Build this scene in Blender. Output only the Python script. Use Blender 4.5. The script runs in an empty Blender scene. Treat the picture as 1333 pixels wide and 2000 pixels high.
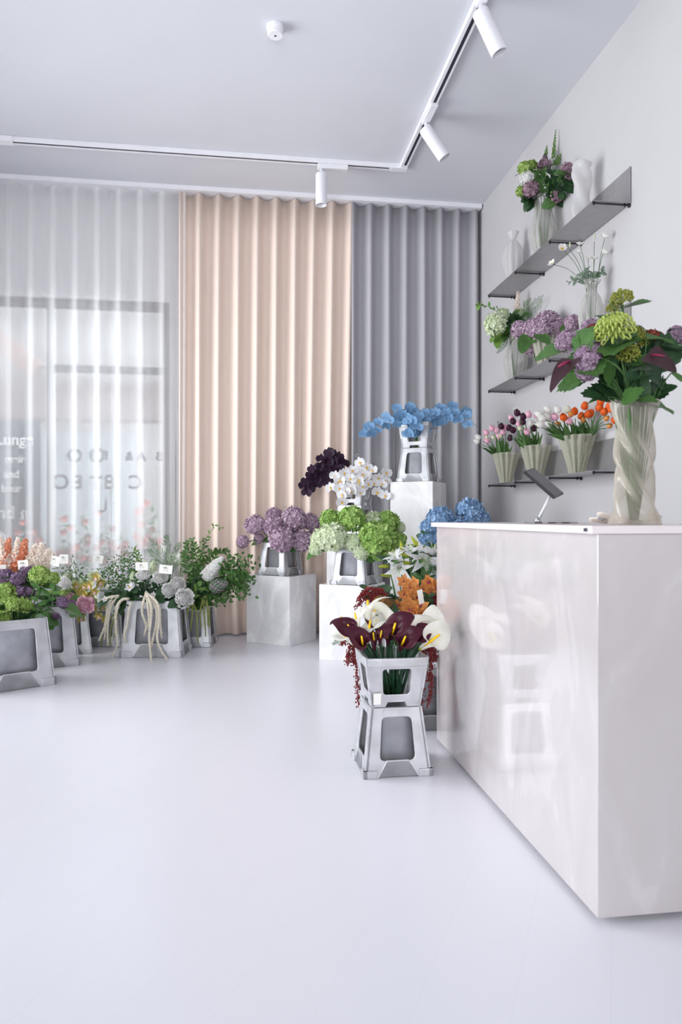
import bpy, bmesh, math, random
from mathutils import Vector, Matrix, Quaternion
R_ = random.Random(7)
PI = math.pi
SC = bpy.context.scene
COL = SC.collection

# ---------------------------------------------------------------- camera
F_PX, HOR, PX0 = 1400.0, 1012.0, 666.5
CAM_H, YAW = 1.07, math.radians(8.0)
cam_d = bpy.data.cameras.new('camera')
cam = bpy.data.objects.new('camera', cam_d); COL.objects.link(cam)
cam.location = (0, 0, CAM_H); cam.rotation_euler = (PI/2, 0, -YAW)
cam_d.sensor_fit = 'VERTICAL'; cam_d.sensor_height = 36.0
cam_d.lens = F_PX/2000*36.0; cam_d.shift_y = (HOR-1000)/2000
cam_d.clip_start = 0.05
cam_d.dof.use_dof = True; cam_d.dof.focus_distance = 3.9; cam_d.dof.aperture_fstop = 4.0
SC.camera = cam

# ---------------------------------------------------------------- world, lamps, exposure
wd = bpy.data.worlds.new('world'); SC.world = wd; wd.use_nodes = True
bg = wd.node_tree.nodes['Background']
bg.inputs[0].default_value = (0.92, 0.95, 1.0, 1)
# overcast sky, brighter over the street beyond the curtained window
_n = wd.node_tree.nodes; _l = wd.node_tree.links
_tc = _n.new('ShaderNodeTexCoord'); _sp = _n.new('ShaderNodeSeparateXYZ'); _mr = _n.new('ShaderNodeMapRange')
_mr.interpolation_type = 'SMOOTHSTEP'; _mr.inputs[1].default_value = 0.1; _mr.inputs[2].default_value = 0.9
_mr.inputs[3].default_value = 0.9; _mr.inputs[4].default_value = 11.0
_l.new(_tc.outputs['Generated'], _sp.inputs[0]); _l.new(_sp.outputs['Y'], _mr.inputs[0]); _l.new(_mr.outputs[0], bg.inputs[1])
def area(name, loc, rot, sx, sy, power, col):
    l = bpy.data.lights.new(name, 'AREA'); l.shape = 'RECTANGLE'; l.size = sx; l.size_y = sy
    l.energy = power; l.color = col
    o = bpy.data.objects.new(name, l); COL.objects.link(o); o.location = loc; o.rotation_euler = rot
    return o
DAY = (0.99, 0.972, 1.0)
area('daylight_side_window', (-3.46, 4.45, 1.87), (0, -PI/2, 0), 3.1, 2.9, 228, DAY)
area('daylight_side_window_near', (-3.46, 1.4, 1.87), (0, -PI/2, 0), 3.1, 2.9, 4, DAY)
area('side_ceiling_fill', (-5.0, 4.2, 0.0), (0, PI, 0), 2.6, 4.5, 70, DAY)  # added upward fill for the ceiling, standing in for ground bounce
area('daylight_shop_front', (-1.25, -2.46, 1.75), (PI/2, 0, 0), 2.9, 2.9, 205, DAY)
area('front_ceiling_fill', (-1.0, -4.2, 0.0), (PI, 0, 0), 4.5, 3.0, 85, DAY)  # second added upward fill, lifts the ceiling and curtain tops
area('sign_board_fill', (-1.9, 7.12, 3.0), (math.radians(35), 0, 0), 2.2, .1, 55, DAY)  # added fill lamp so the sign board's front reads, no real fitting
vs = SC.view_settings
vs.view_transform = 'Standard'; vs.look = 'None'; vs.gamma = 1.0; vs.use_curve_mapping = False
vs.exposure = 0.26
cy = SC.cycles
cy.max_bounces = 8; cy.diffuse_bounces = 5; cy.glossy_bounces = 3; cy.transmission_bounces = 6
cy.transparent_max_bounces = 14; cy.caustics_reflective = False; cy.caustics_refractive = False
cy.sample_clamp_indirect = 6.0
cy.use_denoising = True

# ---------------------------------------------------------------- helpers: pixels to the room
FW = Vector((math.sin(YAW), math.cos(YAW), 0)); RT = Vector((math.cos(YAW), -math.sin(YAW), 0))
def at(px, py, d):                       # point of the photograph at depth d
    u = (px-PX0)/F_PX; v = (HOR-py)/F_PX
    return Vector((0, 0, CAM_H)) + d*(FW + u*RT + Vector((0, 0, v)))
def xy(px, d, z=0.0):
    p = at(px, HOR, d); return Vector((p.x, p.y, z))
def inside(p, r=0.0):                    # keep a point in front of the shelf wall
    m_ = 2.235-r; return p if p.x <= m_ else Vector((0, 0, CAM_H))+(p-Vector((0, 0, CAM_H)))*(m_/p.x)
def on_x(px, py, X):                     # point on the plane x = X
    u = (px-PX0)/F_PX; return at(px, py, X/(math.sin(YAW)+u*math.cos(YAW)))
def on_y(px, py, Y):
    u = (px-PX0)/F_PX; return at(px, py, Y/(math.cos(YAW)-u*math.sin(YAW)))
def zm(ox, oy, s):
    return lambda x, y: (ox+x*s, oy+y*s)

# ---------------------------------------------------------------- materials
def lin(c):
    return tuple((x/255/12.92 if x/255 <= 0.04045 else ((x/255+0.055)/1.055)**2.4) for x in c)
MATS = {}
def mat(name, rgb, rough=0.6, var=0.10, scale=8.0, metal=0.0, spec=0.4, transl=0.0, coat=0.0, bump=0.0, rgb2=None, sss=0.0):
    if name in MATS: return MATS[name]
    m = bpy.data.materials.new(name); m.use_nodes = True; nt = m.node_tree; N = nt.nodes; L = nt.links
    p = N['Principled BSDF']; out = N['Material Output']
    tc = N.new('ShaderNodeTexCoord'); nz = N.new('ShaderNodeTexNoise'); nz.inputs['Scale'].default_value = scale
    nz.inputs['Detail'].default_value = 3.0
    L.new(tc.outputs['Object'], nz.inputs['Vector'])
    rp = N.new('ShaderNodeValToRGB'); L.new(nz.outputs['Fac'], rp.inputs['Fac'])
    c = lin(rgb); c2 = lin(rgb2) if rgb2 else tuple(min(1, x*(1+var)) for x in c)
    c1 = c if rgb2 else tuple(x*(1-var) for x in c)
    rp.color_ramp.elements[0].position = 0.35; rp.color_ramp.elements[0].color = (*c1, 1)
    rp.color_ramp.elements[1].position = 0.65; rp.color_ramp.elements[1].color = (*c2, 1)
    L.new(rp.outputs['Color'], p.inputs['Base Color'])
    p.inputs['Roughness'].default_value = rough; p.inputs['Metallic'].default_value = metal
    p.inputs['Specular IOR Level'].default_value = spec; p.inputs['Coat Weight'].default_value = coat
    p.inputs['Coat Roughness'].default_value = 0.05
    if bump:
        b = N.new('ShaderNodeBump'); b.inputs['Strength'].default_value = bump; b.inputs['Distance'].default_value = 0.01
        L.new(nz.outputs['Fac'], b.inputs['Height']); L.new(b.outputs['Normal'], p.inputs['Normal'])
    if transl:
        t = N.new('ShaderNodeBsdfTranslucent'); L.new(rp.outputs['Color'], t.inputs['Color'])
        mx = N.new('ShaderNodeMixShader'); mx.inputs[0].default_value = transl
        L.new(p.outputs[0], mx.inputs[1]); L.new(t.outputs[0], mx.inputs[2]); L.new(mx.outputs[0], out.inputs['Surface'])
    MATS[name] = m; return m
def sheer(name, rgb, clear, transl, weave=400.0):
    m = bpy.data.materials.new(name); m.use_nodes = True; nt = m.node_tree; N = nt.nodes; L = nt.links
    p = N['Principled BSDF']; out = N['Material Output']; c = (*lin(rgb), 1)
    tc = N.new('ShaderNodeTexCoord'); nz = N.new('ShaderNodeTexNoise'); nz.inputs['Scale'].default_value = weave
    L.new(tc.outputs['Object'], nz.inputs['Vector'])
    hs = N.new('ShaderNodeMixRGB'); hs.blend_type = 'MULTIPLY'; hs.inputs[0].default_value = 0.12; hs.inputs[1].default_value = c
    L.new(nz.outputs['Fac'], hs.inputs[2]); L.new(hs.outputs[0], p.inputs['Base Color'])
    p.inputs['Roughness'].default_value = 0.9; p.inputs['Specular IOR Level'].default_value = 0.1
    t = N.new('ShaderNodeBsdfTranslucent'); L.new(hs.outputs[0], t.inputs['Color'])
    mx = N.new('ShaderNodeMixShader'); mx.inputs[0].default_value = transl
    L.new(p.outputs[0], mx.inputs[1]); L.new(t.outputs[0], mx.inputs[2])
    if clear:
        tr = N.new('ShaderNodeBsdfTransparent'); m2 = N.new('ShaderNodeMixShader')
        lw = N.new('ShaderNodeLayerWeight'); lw.inputs['Blend'].default_value = 0.35
        mp = N.new('ShaderNodeMapRange'); mp.inputs[3].default_value = clear; mp.inputs[4].default_value = clear*0.12
        L.new(lw.outputs['Facing'], mp.inputs[0]); L.new(mp.outputs[0], m2.inputs[0])
        L.new(mx.outputs[0], m2.inputs[1]); L.new(tr.outputs[0], m2.inputs[2]); L.new(m2.outputs[0], out.inputs['Surface'])
    else: L.new(mx.outputs[0], out.inputs['Surface'])
    return m
def clear_plastic(name, rgb, clear, rough=0.12, transl=0.35, metal=0.0):
    m = bpy.data.materials.new(name); m.use_nodes = True; nt = m.node_tree; N = nt.nodes; L = nt.links
    p = N['Principled BSDF']; out = N['Material Output']; c = (*lin(rgb), 1)
    tc = N.new('ShaderNodeTexCoord'); mp0 = N.new('ShaderNodeMapping'); mp0.inputs['Scale'].default_value = (1, 1, 90)
    L.new(tc.outputs['Object'], mp0.inputs[0])
    nz = N.new('ShaderNodeTexNoise'); nz.inputs['Scale'].default_value = 5.0; L.new(mp0.outputs[0], nz.inputs['Vector'])
    b = N.new('ShaderNodeBump'); b.inputs['Strength'].default_value = 0.08; b.inputs['Distance'].default_value = 0.004
    L.new(nz.outputs['Fac'], b.inputs['Height']); L.new(b.outputs['Normal'], p.inputs['Normal'])
    p.inputs['Base Color'].default_value = c; p.inputs['Roughness'].default_value = rough; p.inputs['Specular IOR Level'].default_value = 0.7
    p.inputs['Metallic'].default_value = metal
    t = N.new('ShaderNodeBsdfTranslucent'); t.inputs['Color'].default_value = c
    mx = N.new('ShaderNodeMixShader'); mx.inputs[0].default_value = transl
    L.new(p.outputs[0], mx.inputs[1]); L.new(t.outputs[0], mx.inputs[2])
    tr = N.new('ShaderNodeBsdfTransparent'); tr.inputs[0].default_value = (0.96, 0.96, 0.95, 1); m2 = N.new('ShaderNodeMixShader')
    lw = N.new('ShaderNodeLayerWeight'); lw.inputs['Blend'].default_value = 0.4
    mr = N.new('ShaderNodeMapRange'); mr.inputs[3].default_value = clear; mr.inputs[4].default_value = clear*0.1
    L.new(lw.outputs['Facing'], mr.inputs[0]); L.new(mr.outputs[0], m2.inputs[0])
    L.new(mx.outputs[0], m2.inputs[1]); L.new(tr.outputs[0], m2.inputs[2]); L.new(m2.outputs[0], out.inputs['Surface'])
    return m
def window_glass():
    m = bpy.data.materials.new('window_glass'); m.use_nodes = True; nt = m.node_tree; N = nt.nodes; L = nt.links
    g = N.new('ShaderNodeBsdfGlossy'); g.inputs['Roughness'].default_value = 0.02
    tr = N.new('ShaderNodeBsdfTransparent'); tr.inputs[0].default_value = (0.95, 0.97, 0.97, 1)
    fr = N.new('ShaderNodeFresnel'); fr.inputs[0].default_value = 1.45
    mx = N.new('ShaderNodeMixShader'); L.new(fr.outputs[0], mx.inputs[0]); L.new(tr.outputs[0], mx.inputs[1]); L.new(g.outputs[0], mx.inputs[2])
    L.new(mx.outputs[0], N['Material Output'].inputs['Surface']); return m
def marble(name, rgb, vein, rough, coat):
    m = bpy.data.materials.new(name); m.use_nodes = True; nt = m.node_tree; N = nt.nodes; L = nt.links
    p = N['Principled BSDF']; tc = N.new('ShaderNodeTexCoord')
    mp = N.new('ShaderNodeMapping'); mp.inputs['Scale'].default_value = (1.6, 1.6, 0.8); L.new(tc.outputs['Object'], mp.inputs[0])
    n1 = N.new('ShaderNodeTexNoise'); n1.inputs['Scale'].default_value = 2.6; n1.inputs['Detail'].default_value = 7; n1.inputs['Distortion'].default_value = 1.6
    L.new(mp.outputs[0], n1.inputs['Vector'])
    rp = N.new('ShaderNodeValToRGB'); e = rp.color_ramp.elements
    e[0].position = 0.30; e[0].color = (*lin(vein), 1); e[1].position = 0.56; e[1].color = (*lin(rgb), 1)
    x = rp.color_ramp.elements.new(0.47); x.color = (*lin(tuple(0.55*a+0.45*b for a, b in zip(rgb, vein))), 1)
    x = rp.color_ramp.elements.new(0.60); x.color = (*lin(tuple(min(255, a*1.03) for a in rgb)), 1)
    L.new(n1.outputs['Fac'], rp.inputs[0]); L.new(rp.outputs[0], p.inputs['Base Color'])
    p.inputs['Roughness'].default_value = rough; p.inputs['Coat Weight'].default_value = coat; p.inputs['Coat Roughness'].default_value = 0.04
    return m

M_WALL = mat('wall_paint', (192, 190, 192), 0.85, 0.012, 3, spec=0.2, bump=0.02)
M_WALLB = mat('back_wall_bounce_white', (240, 239, 240), 0.85, 0.01, 3, spec=0.2)  # wall colour whitened to bounce light into the sheer before it
M_CEIL = mat('ceiling_paint', (210, 211, 217), 0.9, 0.01, 2, spec=0.15)
M_WHITE = mat('white_enamel', (232, 231, 236), 0.4, 0.02, 6)
M_DARKLINE = mat('track_slot', (38, 42, 52), 0.6, 0.05)
M_STEEL = mat('shelf_steel', (164, 162, 164), 0.36, 0.05, 14, metal=0.55)
M_ROD = mat('bracket_rod', (52, 50, 54), 0.4, 0.1, metal=0.6)
M_BUCKET = mat('silver_bucket', (196, 196, 200), 0.36, 0.12, 9, metal=0.45, bump=0.05)
M_TUB = mat('silver_tub', (170, 171, 177), 0.38, 0.16, 7, metal=0.5, bump=0.06)
M_FRAME = mat('window_frame_paint', (72, 64, 64), 0.5, 0.05)
M_GLASS = window_glass()
M_PED = marble('pedestal_marble', (236, 235, 235), (216, 214, 216), 0.18, 0.4)
M_COUNTER = marble('counter_onyx', (196, 189, 190), (190, 183, 183), 0.16, 0.8)
M_CTOP = mat('counter_top', (226, 216, 216), 0.3, 0.03, 4)
M_CARD = mat('card_paper', (238, 236, 230), 0.8, 0.02)
M_INK = mat('ink', (60, 58, 66), 0.8, 0.02)
M_WIRE = mat('card_wire', (190, 190, 195), 0.3, 0.05, metal=0.7)
M_STEM = mat('stem_green', (72, 104, 58), 0.5, 0.2, 20, spec=0.3)
M_STEMD = mat('stem_dark_green', (34, 66, 44), 0.4, 0.25, 20)
M_STEMB = mat('stem_brown', (84, 72, 48), 0.6, 0.2, 20)
M_LEAF = mat('leaf_green', (92, 130, 66), 0.45, 0.25, 14, transl=0.2, rgb2=(64, 104, 54))
M_LEAFD = mat('leaf_dark_green', (54, 86, 50), 0.42, 0.25, 14, transl=0.15, rgb2=(36, 64, 42))
M_LEAFL = mat('leaf_light_green', (126, 160, 78), 0.45, 0.2, 14, transl=0.2, rgb2=(98, 138, 66))
M_LEAFG = mat('leaf_grey_green', (122, 140, 122), 0.55, 0.15, 14, transl=0.2)

# ---------------------------------------------------------------- mesh building
class MB:
    def __init__(s): s.v = []; s.f = []; s.m = []; s.k = 0
    def add(s, vs, fs, M=None, mi=None):
        b = len(s.v); s.v += [tuple(M @ Vector(v)) if M else tuple(v) for v in vs]
        s.f += [tuple(i+b for i in f) for f in fs]; s.m += [s.k if mi is None else mi]*len(fs); return s
    def box(s, lo, hi, M=None, mi=None):
        (a, b, c), (d, e, f) = lo, hi
        vs = [(x, y, z) for z in (c, f) for y in (b, e) for x in (a, d)]
        return s.add(vs, [(0, 2, 3, 1), (4, 5, 7, 6), (0, 1, 5, 4), (1, 3, 7, 5), (3, 2, 6, 7), (2, 0, 4, 6)], M, mi)
    def tube(s, pts, r, n=6, mi=None, cap=True):
        pts = [Vector(p) for p in pts]; k = len(pts); rs = r if isinstance(r, (list, tuple)) else [r]*k
        t = (pts[1]-pts[0]).normalized(); a = t.orthogonal().normalized(); vs = []
        for i, p in enumerate(pts):
            t = (pts[min(i+1, k-1)]-pts[max(i-1, 0)])
            t = t.normalized() if t.length > 1e-9 else Vector((0, 0, 1))
            a = (a-t*a.dot(t)); a = a.normalized() if a.length > 1e-6 else t.orthogonal().normalized(); b = t.cross(a)
            for j in range(n):
                w = 2*PI*j/n; vs.append(p+rs[i]*(math.cos(w)*a+math.sin(w)*b))
        fs = [(i*n+j, i*n+(j+1) % n, (i+1)*n+(j+1) % n, (i+1)*n+j) for i in range(k-1) for j in range(n)]
        if cap: fs += [tuple(range(n-1, -1, -1)), tuple((k-1)*n+j for j in range(n))]
        return s.add(vs, fs, None, mi)
    def lathe(s, prof, n=24, rf=None, M=None, mi=None, capb=True, capt=False, ell=(1, 1)):
        vs = []
        for i, (r, z) in enumerate(prof):
            for j in range(n):
                w = 2*PI*j/n; q = r*(rf(w, z, i/(len(prof)-1)) if rf else 1)
                vs.append((q*math.cos(w)*ell[0], q*math.sin(w)*ell[1], z))
        k = len(prof)
        fs = [(i*n+j, i*n+(j+1) % n, (i+1)*n+(j+1) % n, (i+1)*n+j) for i in range(k-1) for j in range(n)]
        if capb: fs.append(tuple(range(n-1, -1, -1)))
        if capt: fs.append(tuple((k-1)*n+j for j in range(n)))
        return s.add(vs, fs, M, mi)
    def grid(s, fn, nu, nv, M=None, mi=None):
        vs = [fn(i/nu, j/nv) for i in range(nu+1) for j in range(nv+1)]
        fs = [(i*(nv+1)+j, i*(nv+1)+j+1, (i+1)*(nv+1)+j+1, (i+1)*(nv+1)+j) for i in range(nu) for j in range(nv)]
        return s.add(vs, fs, M, mi)
    def blob(s, c, r, M=None, mi=None, n=6, k=4):     # small ball
        rr = (r, r, r) if not isinstance(r, tuple) else r
        return s.grid(lambda u, v: (c[0]+rr[0]*math.sin(PI*u)*math.cos(2*PI*v), c[1]+rr[1]*math.sin(PI*u)*math.sin(2*PI*v), c[2]-rr[2]*math.cos(PI*u)), k, n, M, mi)
    def octa(s, c, r, M=None, mi=None):
        c = Vector(c); ax = [Vector(a)*r for a in ((1, 0, 0), (-1, 0, 0), (0, 1, 0), (0, -1, 0), (0, 0, 1.3), (0, 0, -1.3))]
        return s.add([c+a for a in ax], [(0, 2, 4), (2, 1, 4), (1, 3, 4), (3, 0, 4), (2, 0, 5), (1, 2, 5), (3, 1, 5), (0, 3, 5)], M, mi)
    def petal(s, M, L, W, prof='oval', bend=0.0, cup=0.0, n=5, mi=None, wav=0.0, base=0.0):
        # blade from the origin along +X, facing +Z
        vs = []; fs = []; x = z = 0.0; dx = L/n
        for i in range(n+1):
            t = i/n
            if prof == 'oval': w = math.sin(PI*(0.06+0.90*t))**0.75
            elif prof == 'lance': w = math.sin(PI*min(1, 0.04+0.98*t)**0.75)
            elif prof == 'round': w = (math.sin(PI*min(0.97, 0.08+0.60*t**0.9+0.3*t**6)))**0.8
            elif prof == 'heart': w = (1-t)**0.62*1.15*(0.55+0.45*min(1, t*4+0.6)) if t < 1 else 0.02
            else: w = 0.35+0.65*t if t < 0.8 else 1.0-1.8*(t-0.8)
            w = max(w, base, 0.02)*W/2; a = bend*t
            y = wav*math.sin(t*9+L*70)*W
            nx, nz = -math.sin(-a), math.cos(a)
            for q in (-1, 0, 1):
                c_ = cup*w if q else 0
                vs.append((x-c_*math.sin(a)*1.0, q*w*math.cos(cup*0.6)+0, z+c_*math.cos(a)+(y*q)))
            x += dx*math.cos(a); z += dx*math.sin(a)
        for i in range(n):
            for q in (0, 1): fs.append((i*3+q, (i+1)*3+q, (i+1)*3+q+1, i*3+q+1))
        return s.add(vs, fs, M, mi)
    def mesh(s, name, mats, smooth=True):
        me = bpy.data.meshes.new(name); me.from_pydata(s.v, [], s.f)
        for m in (mats if isinstance(mats, (list, tuple)) else [mats]): me.materials.append(m)
        me.polygons.foreach_set('material_index', s.m); me.polygons.foreach_set('use_smooth', [smooth]*len(s.f)); me.update()
        return me
def link(name, data, parent=None, loc=(0, 0, 0), rot=None, scale=None):
    o = bpy.data.objects.new(name, data); COL.objects.link(o); o.parent = parent; o.location = loc
    if rot is not None:
        if isinstance(rot, Quaternion): o.rotation_mode = 'QUATERNION'; o.rotation_quaternion = rot
        else: o.rotation_euler = rot
    if scale is not None: o.scale = scale if not isinstance(scale, (int, float)) else (scale,)*3
    return o
def bevel(o, w=0.004, seg=2):
    b = o.modifiers.new('bevel', 'BEVEL'); b.width = w; b.segments = seg; b.limit_method = 'ANGLE'; return o
def solid(o, t): 
    b = o.modifiers.new('solidify', 'SOLIDIFY'); b.thickness = t; b.offset = 0; return o
def tag(o, label, cat, group=None):
    o['label'] = label; o['category'] = cat
    if group: o['group'] = group
    return o
def thing(name, loc, label, cat, group=None, rz=0.0):
    o = link(name, None, None, loc, (0, 0, rz)); o.empty_display_size = 0.05
    return tag(o, label, cat, group)
def struct(name, mb, m, smooth=False, parent=None):
    o = link(name, mb.mesh(name, m, smooth), parent)
    o['kind'] = 'structure'; return o
def qz(d, up=(0, 0, 1), spin=0.0):        # rotation taking +Z to d
    return Vector(d).to_track_quat('Z', 'Y') @ Quaternion((0, 0, 1), spin)
def mx(d, up, loc=(0, 0, 0)):             # +X along d, +Z near up
    x = Vector(d).normalized(); z = Vector(up); z = z-x*z.dot(x)
    z = z.normalized() if z.length > 1e-5 else x.orthogonal().normalized()
    y = z.cross(x); return Matrix(((x.x, y.x, z.x, loc[0]), (x.y, y.y, z.y, loc[1]), (x.z, y.z, z.z, loc[2]), (0, 0, 0, 1)))
def bez(a, b, c, n=7):
    a, b, c = Vector(a), Vector(b), Vector(c)
    return [a*(1-t)**2+b*2*t*(1-t)+c*t*t for t in (i/n for i in range(n+1))]
def poly_curve(pts, n=6):                 # smooth curve through points
    P = [Vector(p) for p in pts]; P = [P[0]*2-P[1]]+P+[P[-1]*2-P[-2]]; out = []
    for i in range(1, len(P)-2):
        p0, p1, p2, p3 = P[i-1:i+3]
        for k in range(n):
            t = k/n; out.append(0.5*((2*p1)+(p2-p0)*t+(2*p0-5*p1+4*p2-p3)*t*t+(3*p1-p0-3*p2+p3)*t**3))
    return out+[P[-2]]
TXT = {}
def text_mesh(s, size, m, mirror=False, ext=0.0006, bold=0.0):
    cu = bpy.data.curves.new('lettering', 'FONT'); cu.body = s; cu.size = size; cu.align_x = 'CENTER'; cu.align_y = 'CENTER'; cu.extrude = ext; cu.offset = bold
    o = bpy.data.objects.new('lettering', cu); COL.objects.link(o)
    me = bpy.data.meshes.new_from_object(o.evaluated_get(bpy.context.evaluated_depsgraph_get()))
    COL.objects.unlink(o); bpy.data.objects.remove(o)
    if mirror:
        for v in me.vertices: v.co.x = -v.co.x
        me.flip_normals()
    me.materials.clear(); me.materials.append(m); return me
ORD = ['first', 'second', 'third', 'fourth', 'fifth', 'sixth', 'seventh', 'eighth', 'ninth', 'tenth', 'eleventh', 'twelfth', 'thirteenth', 'fourteenth', 'fifteenth']
NUM = ['zero', 'one', 'two', 'three', 'four', 'five', 'six', 'seven', 'eight', 'nine', 'ten', 'eleven', 'twelve', 'thirteen', 'fourteen', 'fifteen']
REG = []
def reg(o, look, where, px, cat, own=None):     # label is written once all are known
    o['category'] = cat; REG.append((o, look, where, px, own)); return o
def write_labels():
    g = {}
    for o, look, where, px, own in REG: g.setdefault((look, where), []).append((px, o, own))
    for (look, where), l in g.items():
        l.sort(key=lambda q: q[0]); n = len(l)
        for i, (px, o, own) in enumerate(l):
            if own: o['label'] = own
            elif n == 1: o['label'] = f'{look} in {where}'
            elif i == 0: o['label'] = f'leftmost {look} of {NUM[n]} in {where}'
            elif i == n-1: o['label'] = f'rightmost {look} of {NUM[n]} in {where}'
            else: o['label'] = f'{ORD[i]} {look} from the left of {NUM[n]} in {where}'
            if n > 1: o['group'] = f'{look} stems in {where}'

# ================================================================ the room
XL, XR, YF, YB, ZC = -3.3, 2.27, -2.3, 6.9, 4.03
YC = 6.56                                 # the curtain line
def floor_mat():
    m = bpy.data.materials.new('floor_paint'); m.use_nodes = True; nt = m.node_tree; N = nt.nodes; L = nt.links
    p = N['Principled BSDF']; tc = N.new('ShaderNodeTexCoord')
    br = N.new('ShaderNodeTexBrick'); mp = N.new('ShaderNodeMapping'); mp.inputs['Rotation'].default_value = (0, 0, PI/2+0.5)
    L.new(tc.outputs['Object'], mp.inputs[0]); L.new(mp.outputs[0], br.inputs['Vector'])
    br.inputs['Scale'].default_value = 1.0; br.inputs['Brick Width'].default_value = 2.4; br.inputs['Row Height'].default_value = 0.2
    br.inputs['Mortar Size'].default_value = 0.0012; br.inputs['Mortar Smooth'].default_value = 0.3
    a = lin((230, 229, 236)); br.inputs['Color1'].default_value = (*a, 1); br.inputs['Color2'].default_value = (*[x*0.992 for x in a], 1)
    br.inputs['Mortar'].default_value = (*[x*0.955 for x in a], 1); L.new(br.outputs['Color'], p.inputs['Base Color'])
    p.inputs['Roughness'].default_value = 0.27; p.inputs['Specular IOR Level'].default_value = 0.5
    return m
struct('floor', MB().box((XL-.3, YF-.3, -.1), (XR+.2, YB+.15, 0)), floor_mat())
struct('ceiling', MB().box((XL-.3, YF-.3, ZC), (XR+.2, YB+.15, ZC+.1)), M_CEIL)
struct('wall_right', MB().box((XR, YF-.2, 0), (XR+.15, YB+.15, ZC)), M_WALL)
WX0, WX1, WZ1 = -3.05, -.66, 3.10         # shop window behind the sheer curtain
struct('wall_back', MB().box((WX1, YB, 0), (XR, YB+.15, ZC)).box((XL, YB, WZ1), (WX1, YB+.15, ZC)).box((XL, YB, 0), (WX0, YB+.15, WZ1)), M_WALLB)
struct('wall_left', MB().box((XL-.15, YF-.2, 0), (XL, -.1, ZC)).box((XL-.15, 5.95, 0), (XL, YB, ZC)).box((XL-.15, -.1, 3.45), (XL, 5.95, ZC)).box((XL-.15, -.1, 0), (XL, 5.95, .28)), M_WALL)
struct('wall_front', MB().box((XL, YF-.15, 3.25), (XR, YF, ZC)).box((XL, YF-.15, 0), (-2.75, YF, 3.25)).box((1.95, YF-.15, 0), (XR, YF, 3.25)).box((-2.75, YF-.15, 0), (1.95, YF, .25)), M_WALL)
struct('baseboard_right', MB().box((XR-.014, YF, 0), (XR, YB, .05)), M_WHITE)
struct('baseboard_back', MB().box((WX1, YB-.015, 0), (XR-.02, YB, .06)), M_WHITE)
def window(name, bars, panes):
    r = MB()
    for b in bars: r.box(*b)
    w = struct(name, r, M_FRAME)
    for p in panes: link('pane', MB().box(*p).mesh('pane', M_GLASS, False), w)
    return w
fy0, fy1 = YB+.03, YB+.10
MULX = on_y(98, 800, fy0).x
window('window_1', [((WX0, fy0, WZ1-.075), (WX1, fy1, WZ1)), ((WX1-.07, fy0, 0), (WX1, fy1, WZ1)), ((WX0, fy0, 0), (WX0+.07, fy1, WZ1)),
    ((MULX-.03, fy0, .0), (MULX+.03, fy1, WZ1-.07)), ((MULX, fy0, 2.43), (WX1, fy1, 2.49)), ((WX0, fy0, 0), (WX1, fy1, .09))],
    [((WX0+.07, fy0+.03, .09), (MULX-.03, fy0+.038, WZ1-.075)), ((MULX+.03, fy0+.03, .09), (WX1-.07, fy0+.038, 2.43)), ((MULX+.03, fy0+.03, 2.49), (WX1-.07, fy0+.038, WZ1-.075))])
window('window_2', [((XL-.1, -.1, .28), (XL-.03, 5.95, .35)), ((XL-.1, -.1, 3.38), (XL-.03, 5.95, 3.45))]+[((XL-.1, y-.03, .35), (XL-.03, y+.03, 3.38)) for y in (-.07, 1.93, 3.93, 5.92)],
    [((XL-.07, y+.03, .35), (XL-.062, y+1.97, 3.38)) for y in (-.07, 1.93, 3.93)])
window('window_3', [((-2.75, YF-.1, .25), (1.95, YF-.03, .32)), ((-2.75, YF-.1, 3.18), (1.95, YF-.03, 3.25))]+[((x-.03, YF-.1, .32), (x+.03, YF-.03, 3.18)) for x in (-2.72, -.4, 1.92)],
    [((x+.03, YF-.07, .32), (x+2.28, YF-.062, 3.18)) for x in (-2.72, -.4)])
# mirrored lettering on the shop window
for s, px, py, h, tone in (('B', 312, 892, .12, 0), ('A', 276, 892, .12, 0), ('&', 252, 892, .11, 0), ('E', 205, 890, .12, 0), ('R', 183, 890, .11, 0), ('O', 190, 891, .19, 0), ('O', 146, 891, .17, 0),
                           ('C', 264, 943, .18, 0), ('8', 213, 943, .19, 0), ('T', 188, 945, .18, 0), ('E', 152, 943, .18, 0), ('O', 118, 943, .19, 0), ('U', 198, 990, .16, 0)):
    p = on_y(px, py, fy0+.028)
    o = link('window_lettering', text_mesh(s, h, M_INK, True, bold=.004), None, p, (PI/2, 0, 0)); o['kind'] = 'structure'

# ---------------------------------------------------------------- outside the shop window
M_PAVE = mat('pavement_stone', (206, 208, 210), 0.8, 0.06, 5); M_FACADE = mat('facade_render', (206, 200, 198), 0.9, 0.04, 2)
M_FACADE2 = mat('facade_brown', (176, 160, 154), 0.9, 0.06, 3); M_BOARD = mat('board_slate', (70, 72, 86), 0.7, 0.04)
struct('ground', MB().box((-14, YB+.15, -.12), (6, 22, -.02)), M_PAVE)
fb = thing('shop_building', (-6, 15, 0), 'pale building across the street seen through the sheer curtain', 'building')
link('wall', MB().box((-7, 0, 0), (7, .4, 7)).mesh('wall', M_FACADE, False), fb)
link('fascia', MB().box((-6.2, -.5, 3.0), (6.2, 0, 3.7)).mesh('fascia', M_FACADE2, False), fb)
for x in (-4.8, -2.2, .4, 3.0): 
    w = link('shop_window', MB().box((x-.9, -.06, .5), (x+.9, 0, 2.8)).mesh('shop_window', mat('dark_glazing', (196, 202, 206), 0.3, 0.1), False), fb)
aw = thing('awning', (-3.75, 8.2, 2.46), 'slanted canopy beam outside behind the sheer curtain', 'awning')
p0, p1 = on_y(10, 670, 8.2)-aw.location, on_y(75, 725, 8.2)-aw.location
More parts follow.
